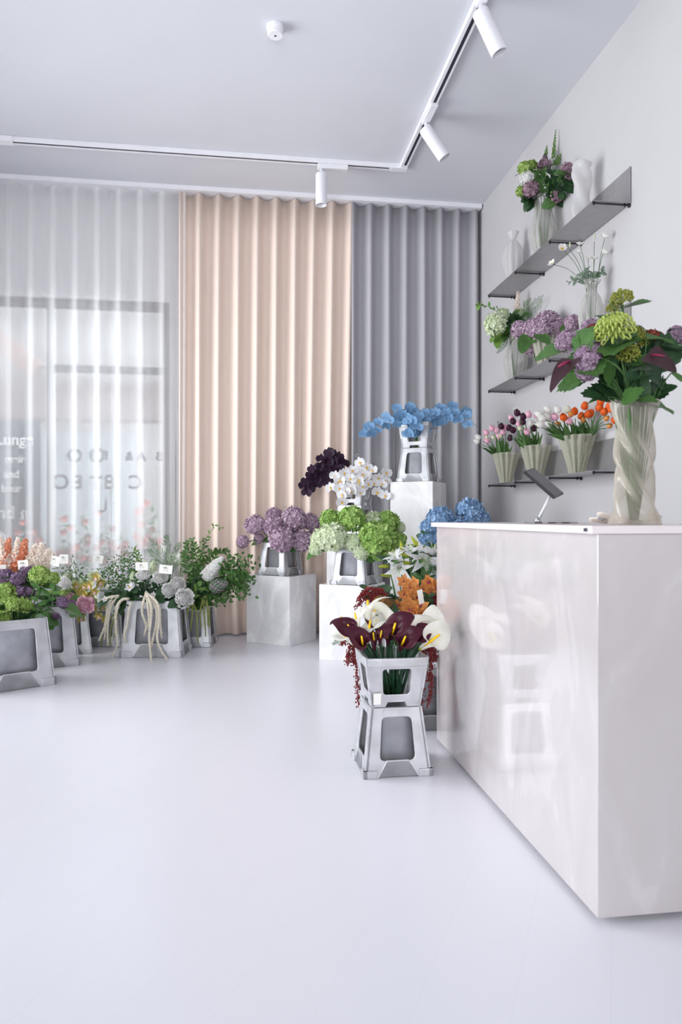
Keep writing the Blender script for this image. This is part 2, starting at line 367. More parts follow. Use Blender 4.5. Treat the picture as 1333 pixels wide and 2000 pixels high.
link('beam', MB().tube([p0-(p1-p0)*.8, p1], .13, 4).mesh('beam', mat('awning_timber', (120, 100, 92), .8), False), aw)
bd = on_y(33, 930, 7.45)
sb = thing('sign_board', (bd.x, 7.45, -.02), 'slate sign board with white writing outside the window', 'sign')
link('board', MB().box((-.27, 0, 0), (.22, .04, 2.05)).mesh('board', M_BOARD, False), sb)
for s, x, z, h in (('Lunge', -.02, 1.86, .15), ('meir', -.02, 1.67, .10), ('and', -.05, 1.52, .10), ('beur', -.05, 1.38, .10), ('ind g', -.06, 1.14, .17), ('O C', -.06, .86, .26), ('for', -.1, .50, .17), ('for', -.1, .28, .17)):
    link('writing', text_mesh(s, h, mat('chalk_white', (250, 250, 250), .8, .01), bold=.004), sb, (x, -.004, z), (PI/2, 0, 0))

# ---------------------------------------------------------------- curtains
def curtain(name, x0, x1, pitch, m, label, top, phase=0.0, lean=0.0, amp=.032):
    n = int((x1-x0)/pitch*18); rnd = random.Random(name)
    jig = [rnd.uniform(-.5, .5) for _ in range(int((x1-x0)/pitch)+4)]
    def fn(u, v):
        x = x0+(x1-x0)*u; k = (x-x0)/pitch+phase; f = k-math.floor(k); j = jig[int(k)]
        w = math.cos(2*PI*f); s = math.exp(-((f-.5)/.23)**2)     # broad back, narrow forward ridge
        h = 1-v; a = amp*(0.85+.15*h)
        y = YC+.05-a*2.0*s*(1+.12*j)+.010*math.sin(11*k*0.7+3*v)*(1-h)+.012*w
        xx = x+.03*j*(1-h)+lean*(1-h)*u
        return (xx, y, .02+(top-.02)*h)
    o = link(name, MB().grid(fn, n, 10).mesh(name, m)); 
    if m is not M_SHEER: solid(o, .0015)
    return tag(o, label, 'curtain', None)
M_SHEER = sheer('white_sheer', (252, 251, 252), 0.44, 0.45); M_BEIGE = sheer('blush_cloth', (242, 224, 212), 0.0, 0.06); M_GREYC = sheer('grey_cloth', (186, 184, 189), 0.0, 0.05)
xa, xb, xc = on_y(357, 500, YC).x, on_y(702, 500, YC).x, XR-.012
curtain('sheer_curtain', -2.95, xa+.03, .185, M_SHEER, 'white sheer curtain hanging before the shop window', 3.985, 0.2)
curtain('blush_curtain', xa-.03, xb, .172, M_BEIGE, 'blush beige curtain hanging between the white sheer and the grey curtain', 3.985, .45, lean=-.06)
curtain('grey_curtain', xb-.075, xc, .168, M_GREYC, 'grey curtain hanging in the corner beside the shelf wall', 3.985, .42)
ct = thing('curtain_rail', (0, YC, 3.99), 'white curtain rail running along the ceiling above the curtains', 'curtain rail')
link('rail', MB().box((XL+.02, -.06, 0), (XR-.015, .075, .0395)).mesh('rail', M_WHITE, False), ct)

# ---------------------------------------------------------------- ceiling fittings
ty, tx = 5.88, 1.35
tr = thing('light_track', (tx, ty, ZC-.04), 'white L shaped track with dark slot on the ceiling', 'light track')
m = MB().box((-3.25, -.03, 0), (.03, .03, .039)).box((-.03, -5.6, 0), (.03, -.03, .039)); bevel(link('rail', m.mesh('rail', M_WHITE, False), tr), .002)
link('slot', MB().box((-3.2, -.018, -.0015), (-.12, -.004, .004)).box((-.008, -5.5, -.0015), (.012, -.08, .004)).mesh('slot', M_DARKLINE, False), tr)
link('corner_joint', MB().box((-.1, -.034, -.003), (.034, .034, .038)).mesh('corner_joint', M_WHITE, False), tr)
link('end_feed', MB().box((-3.25+.0, -.036, -.004), (-3.1, .036, .038)).mesh('end_feed', M_WHITE, False), tr)
def spot(px, py, d, aim, along, label, boxlen=.22, L=.26, r=.047):
    # px, py, d: the knuckle under the track
    k = at(px, py, d); o = thing('track_spotlight', k, label, 'spotlight', 'white track spotlights')
    z1 = ZC-.04-k.z
    ax = Vector(along); sd = Vector((-ax.y, ax.x, 0))
    bm_ = MB()
    for s, e, w, z0 in ((-.03, boxlen, .027, .012),):
        c = [ax*s+sd*w, ax*s-sd*w, ax*e-sd*w, ax*e+sd*w]
        bm_.add([(*p.xy, z0) for p in c]+[(*p.xy, z1) for p in c], [(3, 2, 1, 0), (4, 5, 6, 7), (0, 1, 5, 4), (1, 2, 6, 5), (2, 3, 7, 6), (3, 0, 4, 7)])
    bevel(link('driver_box', bm_.mesh('driver_box', M_WHITE, False), o), .004)
    link('knuckle', MB().tube([(0, 0, .015), (0, 0, -.045)], .014, 10).mesh('knuckle', M_WHITE), o)
    a = Vector(aim).normalized(); c0 = Vector((0, 0, -.045))-a*.02
    h = MB().lathe([(r*.9, 0), (r, .008), (r, L-.004), (r*.97, L), (r*.86, L), (r*.84, L-.03)], 28, None, Matrix.Translation(c0) @ qz(a).to_matrix().to_4x4(), capt=True)
    link('lamp_head', h.mesh('lamp_head', M_WHITE), o)
    link('lens', MB().lathe([(r*.82, L-.028), (.01, L-.0275)], 24, None, Matrix.Translation(c0) @ qz(a).to_matrix().to_4x4()).mesh('lens', mat('lamp_lens', (205, 205, 210), .3), True), o)
spot(628, 333, 5.915, (0, .02, -1), (1, 0, 0), 'white spotlight hanging straight down from the track above the blush curtain')
spot(833, 243, 5.25, (.55*math.cos(YAW), -.05, -.8), (.02, -1, 0), 'white tilted spotlight on the track near its corner')
spot(941, 13, 4.05, (.42, -.05, -.9), (0, -1, 0), 'white tilted spotlight nearest the camera at the top edge')
p = at(538, 52, 1400*(ZC-1.07)/(1012-52)); sd_ = thing('smoke_detector', (p.x, p.y, ZC), 'round white smoke detector on the ceiling', 'smoke detector')
link('body', MB().lathe([(.052, 0), (.052, -.018), (.047, -.022), (.047, -.05), (.043, -.055), (.0, -.055)], 48).mesh('body', M_WHITE, False), sd_)
link('sensor_hole', MB().lathe([(.006, -.0552), (.006, -.0575), (0, -.0575)], 12).mesh('sensor_hole', M_DARKLINE), sd_)

# ---------------------------------------------------------------- wall shelves
SHX = XR-.005; SHD = .235; SHY0, SHY1 = 3.92, 5.72; SHZ = (2.915, 2.125, 1.345)
for z, lab in zip(SHZ, ('top steel wall shelf carrying a bouquet between two empty frosted vases', 'middle steel wall shelf carrying poppies and lilac hydrangeas', 'lowest steel wall shelf carrying the three tulip vases')):
    s = thing('wall_shelf', (SHX, SHY0, z), lab, 'shelf', 'steel wall shelves')
    n = 3; st = (SHY1-SHY0)/n
    for i in range(n):
        link('shelf_panel', MB().box((-SHD, i*st+.002, 0), (-.003, (i+1)*st-.002, .003)).mesh('shelf_panel', M_STEEL, False), s)
    link('wall_plate', MB().box((-.003, 0, 0), (0, SHY1-SHY0, .215)).mesh('wall_plate', M_STEEL, False), s)
    for i in range(n+1):
        y = i*st+(.012 if i < n else -.012)
        r = MB().tube([(-SHD+.004, y, -.008), (0.003, y, -.008)], .0055, 8).tube([(-SHD+.012, y, -.019), (-SHD+.012, y, .001)], .006, 8).tube([(-.03, y, -.019), (-.03, y, .001)], .005, 8).tube([(-.004, y, -.02), (-.004, y, .003)], .008, 8)
        link('bracket_rod', r.mesh('bracket_rod', M_ROD), s)

# ---------------------------------------------------------------- counter
CX, CY0, CY1, CX1, CZ = .930, 1.77, 3.33, 1.56, 1.050
c = thing('shop_counter', (CX, CY0, 0), 'white onyx look shop counter with pale top in the foreground', 'counter')
bevel(link('cabinet_body', MB().box((0, 0, .018), (CX1-CX, CY1-CY0, CZ-.021)).mesh('cabinet_body', M_COUNTER, False), c), .002)
link('plinth', MB().box((.05, .05, 0), (CX1-CX-.05, CY1-CY0-.05, .02)).mesh('plinth', M_ROD, False), c)
bevel(link('counter_top', MB().box((-.022, -.012, CZ-.021), (CX1-CX+.02, CY1-CY0+.02, CZ)).mesh('counter_top', M_CTOP, False), c), .0015)
pl = link('badge', MB().box((-.0235, .012, CZ-.016), (-.0215, .032, CZ-.006)).mesh('badge', mat('badge_grey', (96, 98, 108), .5), False), c)
for i in range(4): link('badge_mark', MB().box((-.0242, .014+i*.0044, CZ-.014), (-.0236, .0165+i*.0044, CZ-.008)).mesh('badge_mark', mat('badge_mark', (40, 42, 50), .5), False), pl)

# ---------------------------------------------------------------- pedestals
def pedestal(corner_px, d, ang, w, dp, h, label, side='R'):
    c = xy(corner_px, d); v = Vector((math.cos(ang), math.sin(ang), 0)); n = Vector((-v.y, v.x, 0))
    ctr = c+(-v if side == 'R' else v)*w/2+n*dp/2
    o = link('display_pedestal', MB().box((-w/2, -dp/2, 0), (w/2, dp/2, h)).mesh('display_pedestal', M_PED, False), None, ctr, (0, 0, ang)); bevel(o, .003, 1)
    tag(o, label, 'pedestal', 'white marble display pedestals'); return ctr, v, n
def deg(a): return math.radians(a)
PL = pedestal(566, 5.97, deg(-38), .45, .42, .58, 'white marble pedestal carrying the bucket of lilac hydrangeas')
PG = pedestal(715, 5.27, deg(-33), .385, .385, .57, 'white marble pedestal carrying the bucket of green hydrangeas')
PW = pedestal(716, 5.98, deg(-33), .37, .37, .90, 'white marble pedestal behind the green hydrangeas carrying white orchids')
PB = pedestal(846, 5.80, deg(-33), .37, .37, 1.37, 'tallest white marble pedestal carrying the blue orchids')
PH = pedestal(905, 4.85, deg(-20), .40, .38, .52, 'white marble pedestal behind the counter carrying blue hydrangeas')

# ---------------------------------------------------------------- flower buckets
def plate(mb, outer, holes, place, th):
    b = bmesh.new()
    for loop in [outer]+holes:
        vs = [b.verts.new((x, y, 0)) for x, y in loop]
        for i in range(len(vs)): b.edges.new((vs[i], vs[(i+1) % len(vs)]))
    bmesh.ops.triangle_fill(b, use_beauty=True, edges=b.edges[:])
    b.verts.ensure_lookup_table(); b.faces.ensure_lookup_table()
    V = [v.co.copy() for v in b.verts]; n = len(V); Fc = [[v.index for v in f.verts] for f in b.faces]
    for f, fc in zip(b.faces, Fc):
        if f.normal.z < 0: fc.reverse()
    bd_ = [(e.verts[0].index, e.verts[1].index) for e in b.edges if len(e.link_faces) == 1]; b.free()
    vs = [place(p.x, p.y, 0) for p in V]+[place(p.x, p.y, th) for p in V]
    fs = [tuple(f) for f in Fc]+[tuple(i+n for i in reversed(f)) for f in Fc]+[(a, b_, b_+n, a+n) for a, b_ in bd_]
    mb.add(vs, fs)
def rloop(pts, r):                        # rounded polygon
    out = []; k = len(pts)
    for i in range(k):
        p = Vector(pts[i]); a = (Vector(pts[i-1])-p); b = (Vector(pts[(i+1) % k])-p)
        q = min(r, a.length*.45, b.length*.45); a = p+a.normalized()*q; b = p+b.normalized()*q
        out += [tuple(a*(1-t)**2+p*2*t*(1-t)+b*t*t) for t in (0, .33, .67, 1)]
    return out
def face_place(k, wx, wy, h):             # maps (s, t, depth) of face k onto the tapered box
    def pl_(s, t, dd):
        f = t/h; hx = (wx[0]+(wx[1]-wx[0])*f)/2-dd; hy = (wy[0]+(wy[1]-wy[0])*f)/2-dd
        return [(s, -hy, t), (hx, s, t), (-s, hy, t), (-hx, -s, t)][k]
    return pl_
def bucket_meshes(kind, bw, bd2, tw, td, h):
    fr = MB(); th = .008
    for k in range(4):
        b, t = (bw, tw) if k % 2 == 0 else (bd2, td); W = lambda z: (b+(t-b)*z/h)/2
        nh = .085*h/.28*.8; n0 = b*.30; n1 = b*.17
        outer = [(-b/2, 0), (-n0, 0), (-n1, nh), (n1, nh), (n0, 0), (b/2, 0), (t/2, h), (-t/2, h)]
        z0, z1 = h*.235, h*.86; pw = b*.205
        hole = rloop([(-W(z0)+pw, z0), (W(z0)-pw, z0), (W(z1)-pw*.86, z1), (-W(z1)+pw*.86, z1)], .022)
        plate(fr, outer, [hole], face_place(k, (bw, tw), (bd2, td), h), th)
    e = .008
    for sx in (-1, 1):
        for sy in (-1, 1):                # stepped foot at each corner
            L1 = bw*.185; L2 = bd2*.185; hf = h*.11
            x0, x1 = sorted((sx*(bw/2+e), sx*(bw/2-L1))); y0, y1 = sorted((sy*(bd2/2+e), sy*(bd2/2-.012))); fr.box((x0, y0, 0), (x1, y1, hf))
            x0, x1 = sorted((sx*(bw/2+e), sx*(bw/2-.012))); y0, y1 = sorted((sy*(bd2/2+e), sy*(bd2/2-L2))); fr.box((x0, y0, 0), (x1, y1, hf))
    tb = MB(); i0, i1 = .03, .016; zb = h*.10
    pr = [(bw/2-i0-.02, bd2/2-i0-.02, zb), (bw/2-i0-.006, bd2/2-i0-.006, zb+.025), (tw/2-i1, td/2-i1, h-.012), (tw/2-.003, td/2-.003, h+.001), (tw/2-.003, td/2-.003, h-.004), (tw/2-i1-.004, td/2-i1-.004, h-.016), (bw/2-i0-.03, bd2/2-i0-.03, zb+.012)]
    vs = []; n = 16
    for a, b, z in pr:
        for j in range(n):
            q = 2*PI*(j+.5)/n; cx_, sy_ = math.cos(q), math.sin(q); p = 7
            s = (abs(cx_)**p+abs(sy_)**p)**(-1/p); vs.append((a*cx_*s, b*sy_*s, z))
    fs = [(i*n+j, i*n+(j+1) % n, (i+1)*n+(j+1) % n, (i+1)*n+j) for i in range(len(pr)-1) for j in range(n)]+[tuple(range(n-1, -1, -1)), tuple((len(pr)-1)*n+j for j in range(n))]
    tb.add(vs, fs)
    pns = []                              # a pressed name panel on each face
    for k in range(4):
        b = tw if k % 2 == 0 else td; P_ = face_place(k, (bw, tw), (bd2, td), h); w2 = b*.27
        q = [P_(s_, t_, d_) for d_ in (.001, -.003) for s_, t_ in ((-w2, h*.885), (w2, h*.885), (w2, h*.965), (-w2, h*.965))]
        pn = MB().add(q, [(4, 5, 6, 7), (0, 1, 5, 4), (1, 2, 6, 5), (2, 3, 7, 6), (3, 0, 4, 7)]); pns.append(('name_panel', pn.mesh('bucket_name_panel', M_BUCKET, False)))
    return [('frame', fr.mesh('bucket_frame', M_BUCKET, False)), ('tub', tb.mesh('bucket_tub', M_TUB))]+pns
BK = {'small': ((.28, .28, .215, .215, .28), None), 'large': ((.47, .35, .39, .28, .43), None), 'mid': ((.33, .30, .26, .24, .31), None), 'mid2': ((.36, .28, .30, .23, .34), None)}
BK = {k: (v[0], bucket_meshes(k, *v[0])) for k, v in BK.items()}
def bucket(kind, ctr, ang, z, label):
    dims, ms = BK[kind]
    o = thing('flower_bucket', (ctr.x, ctr.y, z), label, 'bucket', 'silver flower buckets', ang)
    for nm, me in ms:
        p = link(nm, me, o)
        if nm == 'frame': bevel(p, .003, 2)
    return dict(c=Vector((ctr.x, ctr.y, z)), top=z+dims[4], z0=z+dims[4]*.14, rx=dims[2]/2-.05, ry=dims[3]/2-.05, ang=ang, fx=dims[0]/2-.07, fy=dims[1]/2-.07)
def collar_meshes():
    b, t, h = .205, .262, .205; fr = MB()
    for k in range(4):
        W = lambda z: (b+(t-b)*z/h)/2
        outer = [(-b/2, 0), (-.047, 0), (-.036, .02), (.036, .02), (.047, 0), (b/2, 0), (W(.07), .07), (W(.07)+.004, .075), (t/2, h), (-t/2, h), (-W(.07)-.004, .075), (-W(.07), .07)]
        hole = rloop([(-.056, .052), (.056, .052), (.062, .16), (-.062, .16)], .014)
        plate(fr, outer, [hole], face_place(k, (b, t), (b, t), h), .006)
    rm = MB(); P0 = [(t/2-.006, .172), (t/2+.004, .172), (t/2+.007, h+.001), (t/2+.002, h+.004), (t/2-.008, h+.002)]
    vs = []; n = 20
    for a, z in P0:
        for j in range(n):
            q = 2*PI*(j+.5)/n; s = (abs(math.cos(q))**14+abs(math.sin(q))**14)**(-1/14); vs.append((a*math.cos(q)*s, a*math.sin(q)*s, z))
    k = len(P0); rm.add(vs, [(i*n+j, i*n+(j+1) % n, ((i+1) % k)*n+(j+1) % n, ((i+1) % k)*n+j) for i in range(k) for j in range(n)])
    st = MB().add([(-.098, -.1085, .012), (-.068, -.1085, .012), (-.066, -.1215, .062), (-.1, -.1215, .062)], [(0, 1, 2, 3)])
    return fr.mesh('collar_frame', M_BUCKET, False), rm.mesh('collar_rim', M_BUCKET, False), st.mesh('paper_sticker', M_CARD, False)
CFR, CRM, CST = collar_meshes()
def collar(B, label, sticker=False):
    o = thing('bucket_collar', (B['c'].x, B['c'].y, B['top']+.002), label, 'bucket collar', 'silver bucket collars', B['ang'])
    bevel(link('frame', CFR, o), .003, 2); bevel(link('rim', CRM, o), .003, 2)
    if sticker: solid(link('paper_sticker', CST, o), .0006)
    q = dict(B); q['top'] = B['top']+.207; q['rx'] = q['ry'] = .085; return q
BL = bucket('small', PL[0]-PL[1]*.005-PL[2]*.01, deg(-38), .5801, 'small silver bucket of lilac hydrangeas on a white pedestal')
BG = bucket('small', PG[0]+PG[1]*.035-PG[2]*.03, deg(-33), .5701, 'small silver bucket under the green hydrangeas on a white pedestal')
BW0 = bucket('small', PW[0]-PW[2]*.01, deg(-33), .9001, 'small silver bucket under the white orchids')
BW = collar(BW0, 'silver collar holding the white orchids on its bucket')
BB0 = bucket('small', PB[0]+PB[1]*.01-PB[2]*.03, deg(-33), 1.3701, 'small silver bucket under the blue orchids on the tallest pedestal')
BB = collar(BB0, 'silver collar holding the blue orchids on its bucket')
BH = bucket('small', PH[0], deg(-20), .5201, 'small silver bucket of blue hydrangeas behind the counter')
BC0 = bucket('small', xy(763.5, 3.10), deg(1), 0, 'small silver bucket standing on the floor under the calla lilies')
BC = collar(BC0, 'silver collar full of calla stems on its bucket', True)
BO = bucket('mid', Vector((.915, 3.66, 0)), deg(2), 0, 'silver bucket behind the calla lilies with orange orchids')
BI = bucket('large', xy(822, 4.42), deg(-8), 0, 'large silver bucket of white lilies behind the orange orchids')
def from_R(px, d, ang, kind):
    w, dp = BK[kind][0][:2]; c_ = xy(px, d); v = Vector((math.cos(ang), math.sin(ang), 0)); n = Vector((-v.y, v.x, 0)); return c_-v*w/2+n*dp/2
RA = bucket('large', from_R(108, 4.62, deg(34), 'large'), deg(34), 0, 'large silver bucket nearest the camera with lime hydrangeas')
RB = bucket('large', from_R(155, 5.22, deg(24), 'large'), deg(24), 0, 'large silver bucket with pink peony right behind the nearest lime one')
RC = bucket('mid', from_R(180, 5.66, deg(14), 'mid'), deg(14), 0, 'small silver bucket of yellow green orchids on the floor')
RD = bucket('mid2', from_R(238, 5.96, deg(-4), 'mid2'), deg(-4), 0, 'silver bucket of fine pink foliage behind the white amaranth')
RE = bucket('large', from_R(355, 5.50, deg(-8), 'large'), deg(-8), 0, 'large silver bucket of white roses and hanging white amaranth')
RF = bucket('mid2', from_R(412, 5.94, deg(-9), 'mid2'), deg(-9), 0, 'silver bucket of green foliage beside the lilac hydrangea pedestal')

# ================================================================ flower heads (each mesh about one unit in radius, or in metres where said)
def soft(c, k=.16, w=.12):                # silk flowers: paler, less saturated than fresh ones
    g = sum(c)/3; return tuple((x*(1-k)+g*k)*(1-w)+255*w for x in c)
def pm(name, rgb, rgb2, tr=.2, rough=.6, sc=4):
    if sum(rgb) > 330: rgb, rgb2 = soft(rgb), soft(rgb2)
    tr = min(tr, .14) if min(rgb) < 215 else .34; return mat(name, rgb, rough, .1, sc, spec=.25, transl=tr, rgb2=rgb2)
P_LILAC = (pm('petal_lilac', (190, 154, 178), (154, 116, 146)), pm('petal_lilac_pale', (206, 178, 196), (168, 132, 160)))
P_PURP = (pm('petal_purple', (128, 92, 132), (90, 62, 100)), pm('petal_purple_pale', (160, 124, 160), (110, 80, 120)))
P_LIME = (pm('petal_lime', (150, 186, 70), (112, 156, 44)), pm('petal_lime_pale', (182, 208, 104), (140, 178, 64)))
P_GREEN = (pm('petal_green', (150, 194, 74), (108, 162, 50)), pm('petal_green_pale', (176, 212, 100), (132, 178, 64)))
P_PALE = (pm('petal_pale_green', (222, 232, 196), (190, 212, 150)), pm('petal_paler_green', (236, 240, 220), (206, 222, 172)))
P_BLUE = (pm('petal_sky_blue', (120, 164, 208), (84, 132, 188)), pm('petal_sky_blue_pale', (154, 190, 224), (110, 156, 204)))
P_WHITE = (pm('petal_white', (244, 243, 244), (228, 228, 230)), pm('petal_white_warm', (246, 244, 238), (232, 230, 222)))
P_PINK = (pm('petal_pink', (240, 150, 184), (246, 186, 208)), pm('petal_pink_pale', (244, 204, 218), (236, 172, 194)))
P_MAUVE = (pm('petal_mauve', (150, 112, 130), (112, 78, 98)), pm('petal_mauve_pale', (180, 140, 158), (136, 98, 118)))
P_RUST = (pm('petal_rust', (120, 62, 44), (92, 60, 44)), pm('petal_rust_red', (150, 70, 52), (104, 52, 42)))
P_WINE = (pm('petal_wine', (132, 42, 48), (92, 28, 36)), pm('petal_wine_pale', (158, 66, 70), (110, 40, 46)))
M_YEL = mat('lip_yellow', (240, 190, 30), .5, .1); M_SPADIX = mat('spadix_yellow', (246, 200, 20), .5, .05)
M_OBLUE = pm('orchid_blue', (112, 166, 214), (82, 136, 192), .2); M_OWHITE = pm('orchid_white', (246, 245, 247), (236, 236, 240), .25)
M_ODARK = pm('orchid_plum', (58, 36, 58), (36, 22, 38), .1); M_MAG = mat('lip_magenta', (150, 30, 100), .5, .1)
M_CYMY = pm('cymbidium_olive', (196, 192, 80), (160, 140, 60), .25); M_CYMO = pm('cymbidium_orange', (232, 146, 52), (214, 112, 38), .25)
M_CALW = pm('calla_white', (246, 245, 236), (238, 238, 222), .25, .45); M_CALD = pm('calla_plum', (74, 24, 42), (58, 17, 33), .08, .38, 3)
M_BUDG = mat('bud_green', (176, 186, 60), .5, .15, transl=.2); M_BERRY = mat('amaranth_red', (128, 44, 46), .7, .2, 40)
M_AMW = mat('amaranth_cream', (232, 224, 206), .8, .08, 60, transl=.15); M_AMG = mat('amaranth_green', (150, 160, 92), .8, .15, 60, transl=.15)
M_SPID = pm('mum_green', (190, 206, 84), (160, 184, 56), .25); M_BRONZE = pm('mum_bronze', (178, 120, 44), (140, 84, 34), .2)
M_VIB = mat('viburnum_olive', (142, 146, 58), .7, .2, 30); M_ANTH = mat('anthurium_plum', (54, 26, 34), .55, .15, 12, transl=.08); M_ANTS = mat('anthurium_spadix', (150, 36, 78), .5, .1)
M_CREAMY = mat('stamen_cream', (226, 206, 120), .6, .1)

def sph(i, n, rnd):                       # spread points on a ball
    z = 1-2*(i+.5)/n; a = i*2.39996+rnd.uniform(-.25, .25); s = math.sqrt(max(0, 1-z*z)); return Vector((s*math.cos(a), s*math.sin(a), z))
def floret(m, c, nrm, r, rnd, k=4, mi=0, cup=.25):
    a0 = rnd.uniform(0, 2*PI); q = qz(nrm).to_matrix()
    for j in range(k):
        a = a0+2*PI*j/k; d = Vector((math.cos(a), math.sin(a), 0)); e = Vector((-math.sin(a), math.cos(a), 0)); w = .50 if k == 4 else .42
        h = cup+rnd.uniform(-.2, .55); P = []
        for t, sw, zz in ((.02, 0, 0), (.55, -w, h*.6), (.98, -w*.55, h+.1), (1.02, w*.4, h), (.6, w, h*.5)):
            P.append(Vector(c)+q @ (r*(d*t+e*sw+Vector((0, 0, zz)))))
        m.add(P, [(0, 1, 2, 3, 4)], None, mi)
def ball_head(name, mats, n=150, fr=.23, lumpy=.08, shape=(1, 1, .86), seed=1, k=4):
    rnd = random.Random(seed); m = MB()
    m.grid(lambda u, v: tuple(.74*s_*x for s_, x in zip(shape, (math.sin(PI*u)*math.cos(2*PI*v), math.sin(PI*u)*math.sin(2*PI*v), -math.cos(PI*u)))), 7, 12, None, 0)
    for i in range(n):
        p = sph(i, n, rnd)
        if p.z < -.8: continue
        q = Vector((p.x*shape[0], p.y*shape[1], p.z*shape[2]))*(.93+rnd.uniform(-lumpy, lumpy)*1.3)
        floret(m, q, (p+Vector((rnd.uniform(-.4, .4), rnd.uniform(-.4, .4), rnd.uniform(-.3, .4)))), fr*rnd.uniform(.85, 1.2), rnd, k, 1 if rnd.random() < .5 else 0)
    return m.mesh(name, mats)
def cone_head(name, mats, n=110, fr=.2, seed=1, L=2.4, k=4):
    rnd = random.Random(seed); m = MB()
    m.lathe([(.36, -.1), (.48, .3), (.34, L*.6), (.05, L*.98)], 10, mi=0)
    for i in range(n):
        t = (i+.5)/n; r = .56*(1-t**1.7)**.8*min(1, .6+t*4)+.05; a = i*2.39996
        floret(m, (r*math.cos(a), r*math.sin(a), t*L), (math.cos(a), math.sin(a), .35), fr*(1.1-.5*t)*rnd.uniform(.85, 1.2), rnd, k, i % 2)
    return m.mesh(name, mats)
def cup_petal(m, ph, hw, prof, n=6, c=4, mi=0, ruf=0.0, M=None):
    # prof: list of (radius, height); widens then closes
    def fn(u, v):
        k = u*(len(prof)-1); i = min(int(k), len(prof)-2); f = k-i
        r = prof[i][0]*(1-f)+prof[i+1][0]*f; z = prof[i][1]*(1-f)+prof[i+1][1]*f
        w = hw*math.sin(PI*min(1, .16+.80*u))**.6; s = (v-.5)*2; a = ph+w*s
        r2 = r*(1-.05*(1-abs(s)))+ruf*math.sin(7*s+ph*3)*u; return (r2*math.cos(a), r2*math.sin(a), z-.10*prof[-1][1]*(s*s)*u**3)
    m.grid(fn, n, c, M, mi)
def tulip_head(name, mats, op=1.0, seed=0):
    m = MB(); rnd = random.Random(seed)
    for k in range(6):
        inner = k % 2; s = .93 if inner else 1.0; o = rnd.uniform(.9, 1.1)*op
        cup_petal(m, k*PI/3+rnd.uniform(-.1, .1), .70, [(.15*s, 0), (.62*s, .18), (.80*s*(.9+.1*o), .62), (.78*s*o, 1.1), (.60*s*o, 1.55), (.34*s*o**2, 1.86+.06*inner)], 7, 4, k % 2 and len(mats) > 1)
    m.lathe([(.1, 0), (.25, .3), (.3, .8), (.1, 1.2)], 8, mi=0)
    return m.mesh(name, mats)
def peony_head(name, mats, n=46, seed=0):
    rnd = random.Random(seed); m = MB(); n = int(n*1.25)
    for i in range(n):
        t = (i+.5)/n; ph = i*2.39996; R = (.12+.88*t)*rnd.uniform(.93, 1.07); H = (.95-.15*t)*rnd.uniform(.85, 1.1)
        cup_petal(m, ph, .34+.42*(1-t), [(R*.25, -.35*t), (R*.85, -.25*t+.02), (R*1.02, .25), (R*(.90+.22*t), .62*H), (R*(.70+.42*t), H*(.95-.25*t))], 6, 6, i % 2, .085*R)
    m.lathe([(.15, -.4), (.6, -.25), (.75, .1), (.4, .5), (.05, .6)], 10, mi=0)
    return m.mesh(name, mats)
def poppy_head(name, mats, op=1.0):
    m = MB()
    for k in range(5): cup_petal(m, k*2*PI/5, .72, [(.06, 0), (.45, .06), (.82*op, .32), (1.0*op, .62), (1.06*op, .82)], 5, 4, 0, .07)
    for k in range(26):
        a = k*2.4; r = .12+.16*(k % 3)/2; m.tube([(r*.5*math.cos(a), r*.5*math.sin(a), .04), (r*math.cos(a), r*math.sin(a), .3)], .03, 4, 1)
    m.blob((0, 0, .14), .13, None, 1); return m.mesh(name, mats)
def orchid_head(name, mats, kind='moth', seed=0):
    m = MB(); rnd = random.Random(seed)
    Q = lambda a, tilt=.12: mx((math.cos(a)*math.cos(tilt), math.sin(a)*math.cos(tilt), math.sin(tilt)), (0, 0, 1), (0, 0, 0))
    if kind == 'moth':
        for a in (PI/2, PI/2+2.15, PI/2-2.15): m.petal(Q(a, .02), .92, .66, 'oval', .2, .15, 5, 0)
        for a in (.12, PI-.12): m.petal(Q(a, .14), 1.0, 1.12, 'round', .25, .12, 6, 0, base=.1)
        m.petal(mx((0, -.75, .65), (0, .65, .75), (0, 0, .06)), .46, .28, 'lance', -.9, .5, 4, 1)
        for s in (-1, 1): m.petal(mx((s*.7, -.1, .7), (0, .2, 1), (0, -.02, .05)), .28, .2, 'oval', .8, .4, 3, 1)
        m.blob((0, .03, .12), .09, None, 2, 6, 4)
    else:
        for a in (PI/2, PI/2+1.25, PI/2-1.25, PI/2+2.45, PI/2-2.45): m.petal(Q(a, .30+rnd.uniform(-.1, .15)), 1.0, .74, 'lance', .4, .3, 6, 0)
        m.petal(mx((0, -.6, .8), (0, .8, .6), (0, 0, .05)), .62, .44, 'round', -1.1, .6, 5, 1)
        m.tube([(0, .05, .05), (0, .05, .35), (0, -.08, .5)], [.07, .08, .06], 6, 2)
    return m.mesh(name, mats)
def lily_head(name, mats):
    m = MB()
    for k in range(6):
        a = k*PI/3; d = Vector((math.cos(a), math.sin(a), 0)); w = .46 if k % 2 else .34
        m.petal(mx((d.x*.55, d.y*.55, .83), (-d.x*.83, -d.y*.83, .55), (d.x*.04, d.y*.04, -.35)), 1.35, w, 'lance', -1.25, .25, 8, 0)
    for k in range(6):
        a = k*PI/3+.3; d = Vector((math.cos(a), math.sin(a), 0)); m.tube([(0, 0, -.2), d*.18+Vector((0, 0, .3)), d*.34+Vector((0, 0, .55))], .016, 4, 1)
        m.blob(d*.35+Vector((0, 0, .57)), (.04, .04, .07), None, 2, 5, 3)
    m.tube([(0, 0, -.2), (0, 0, .4), (.05, -.1, .72)], [.02, .02, .035], 5, 1)
    return m.mesh(name, mats)
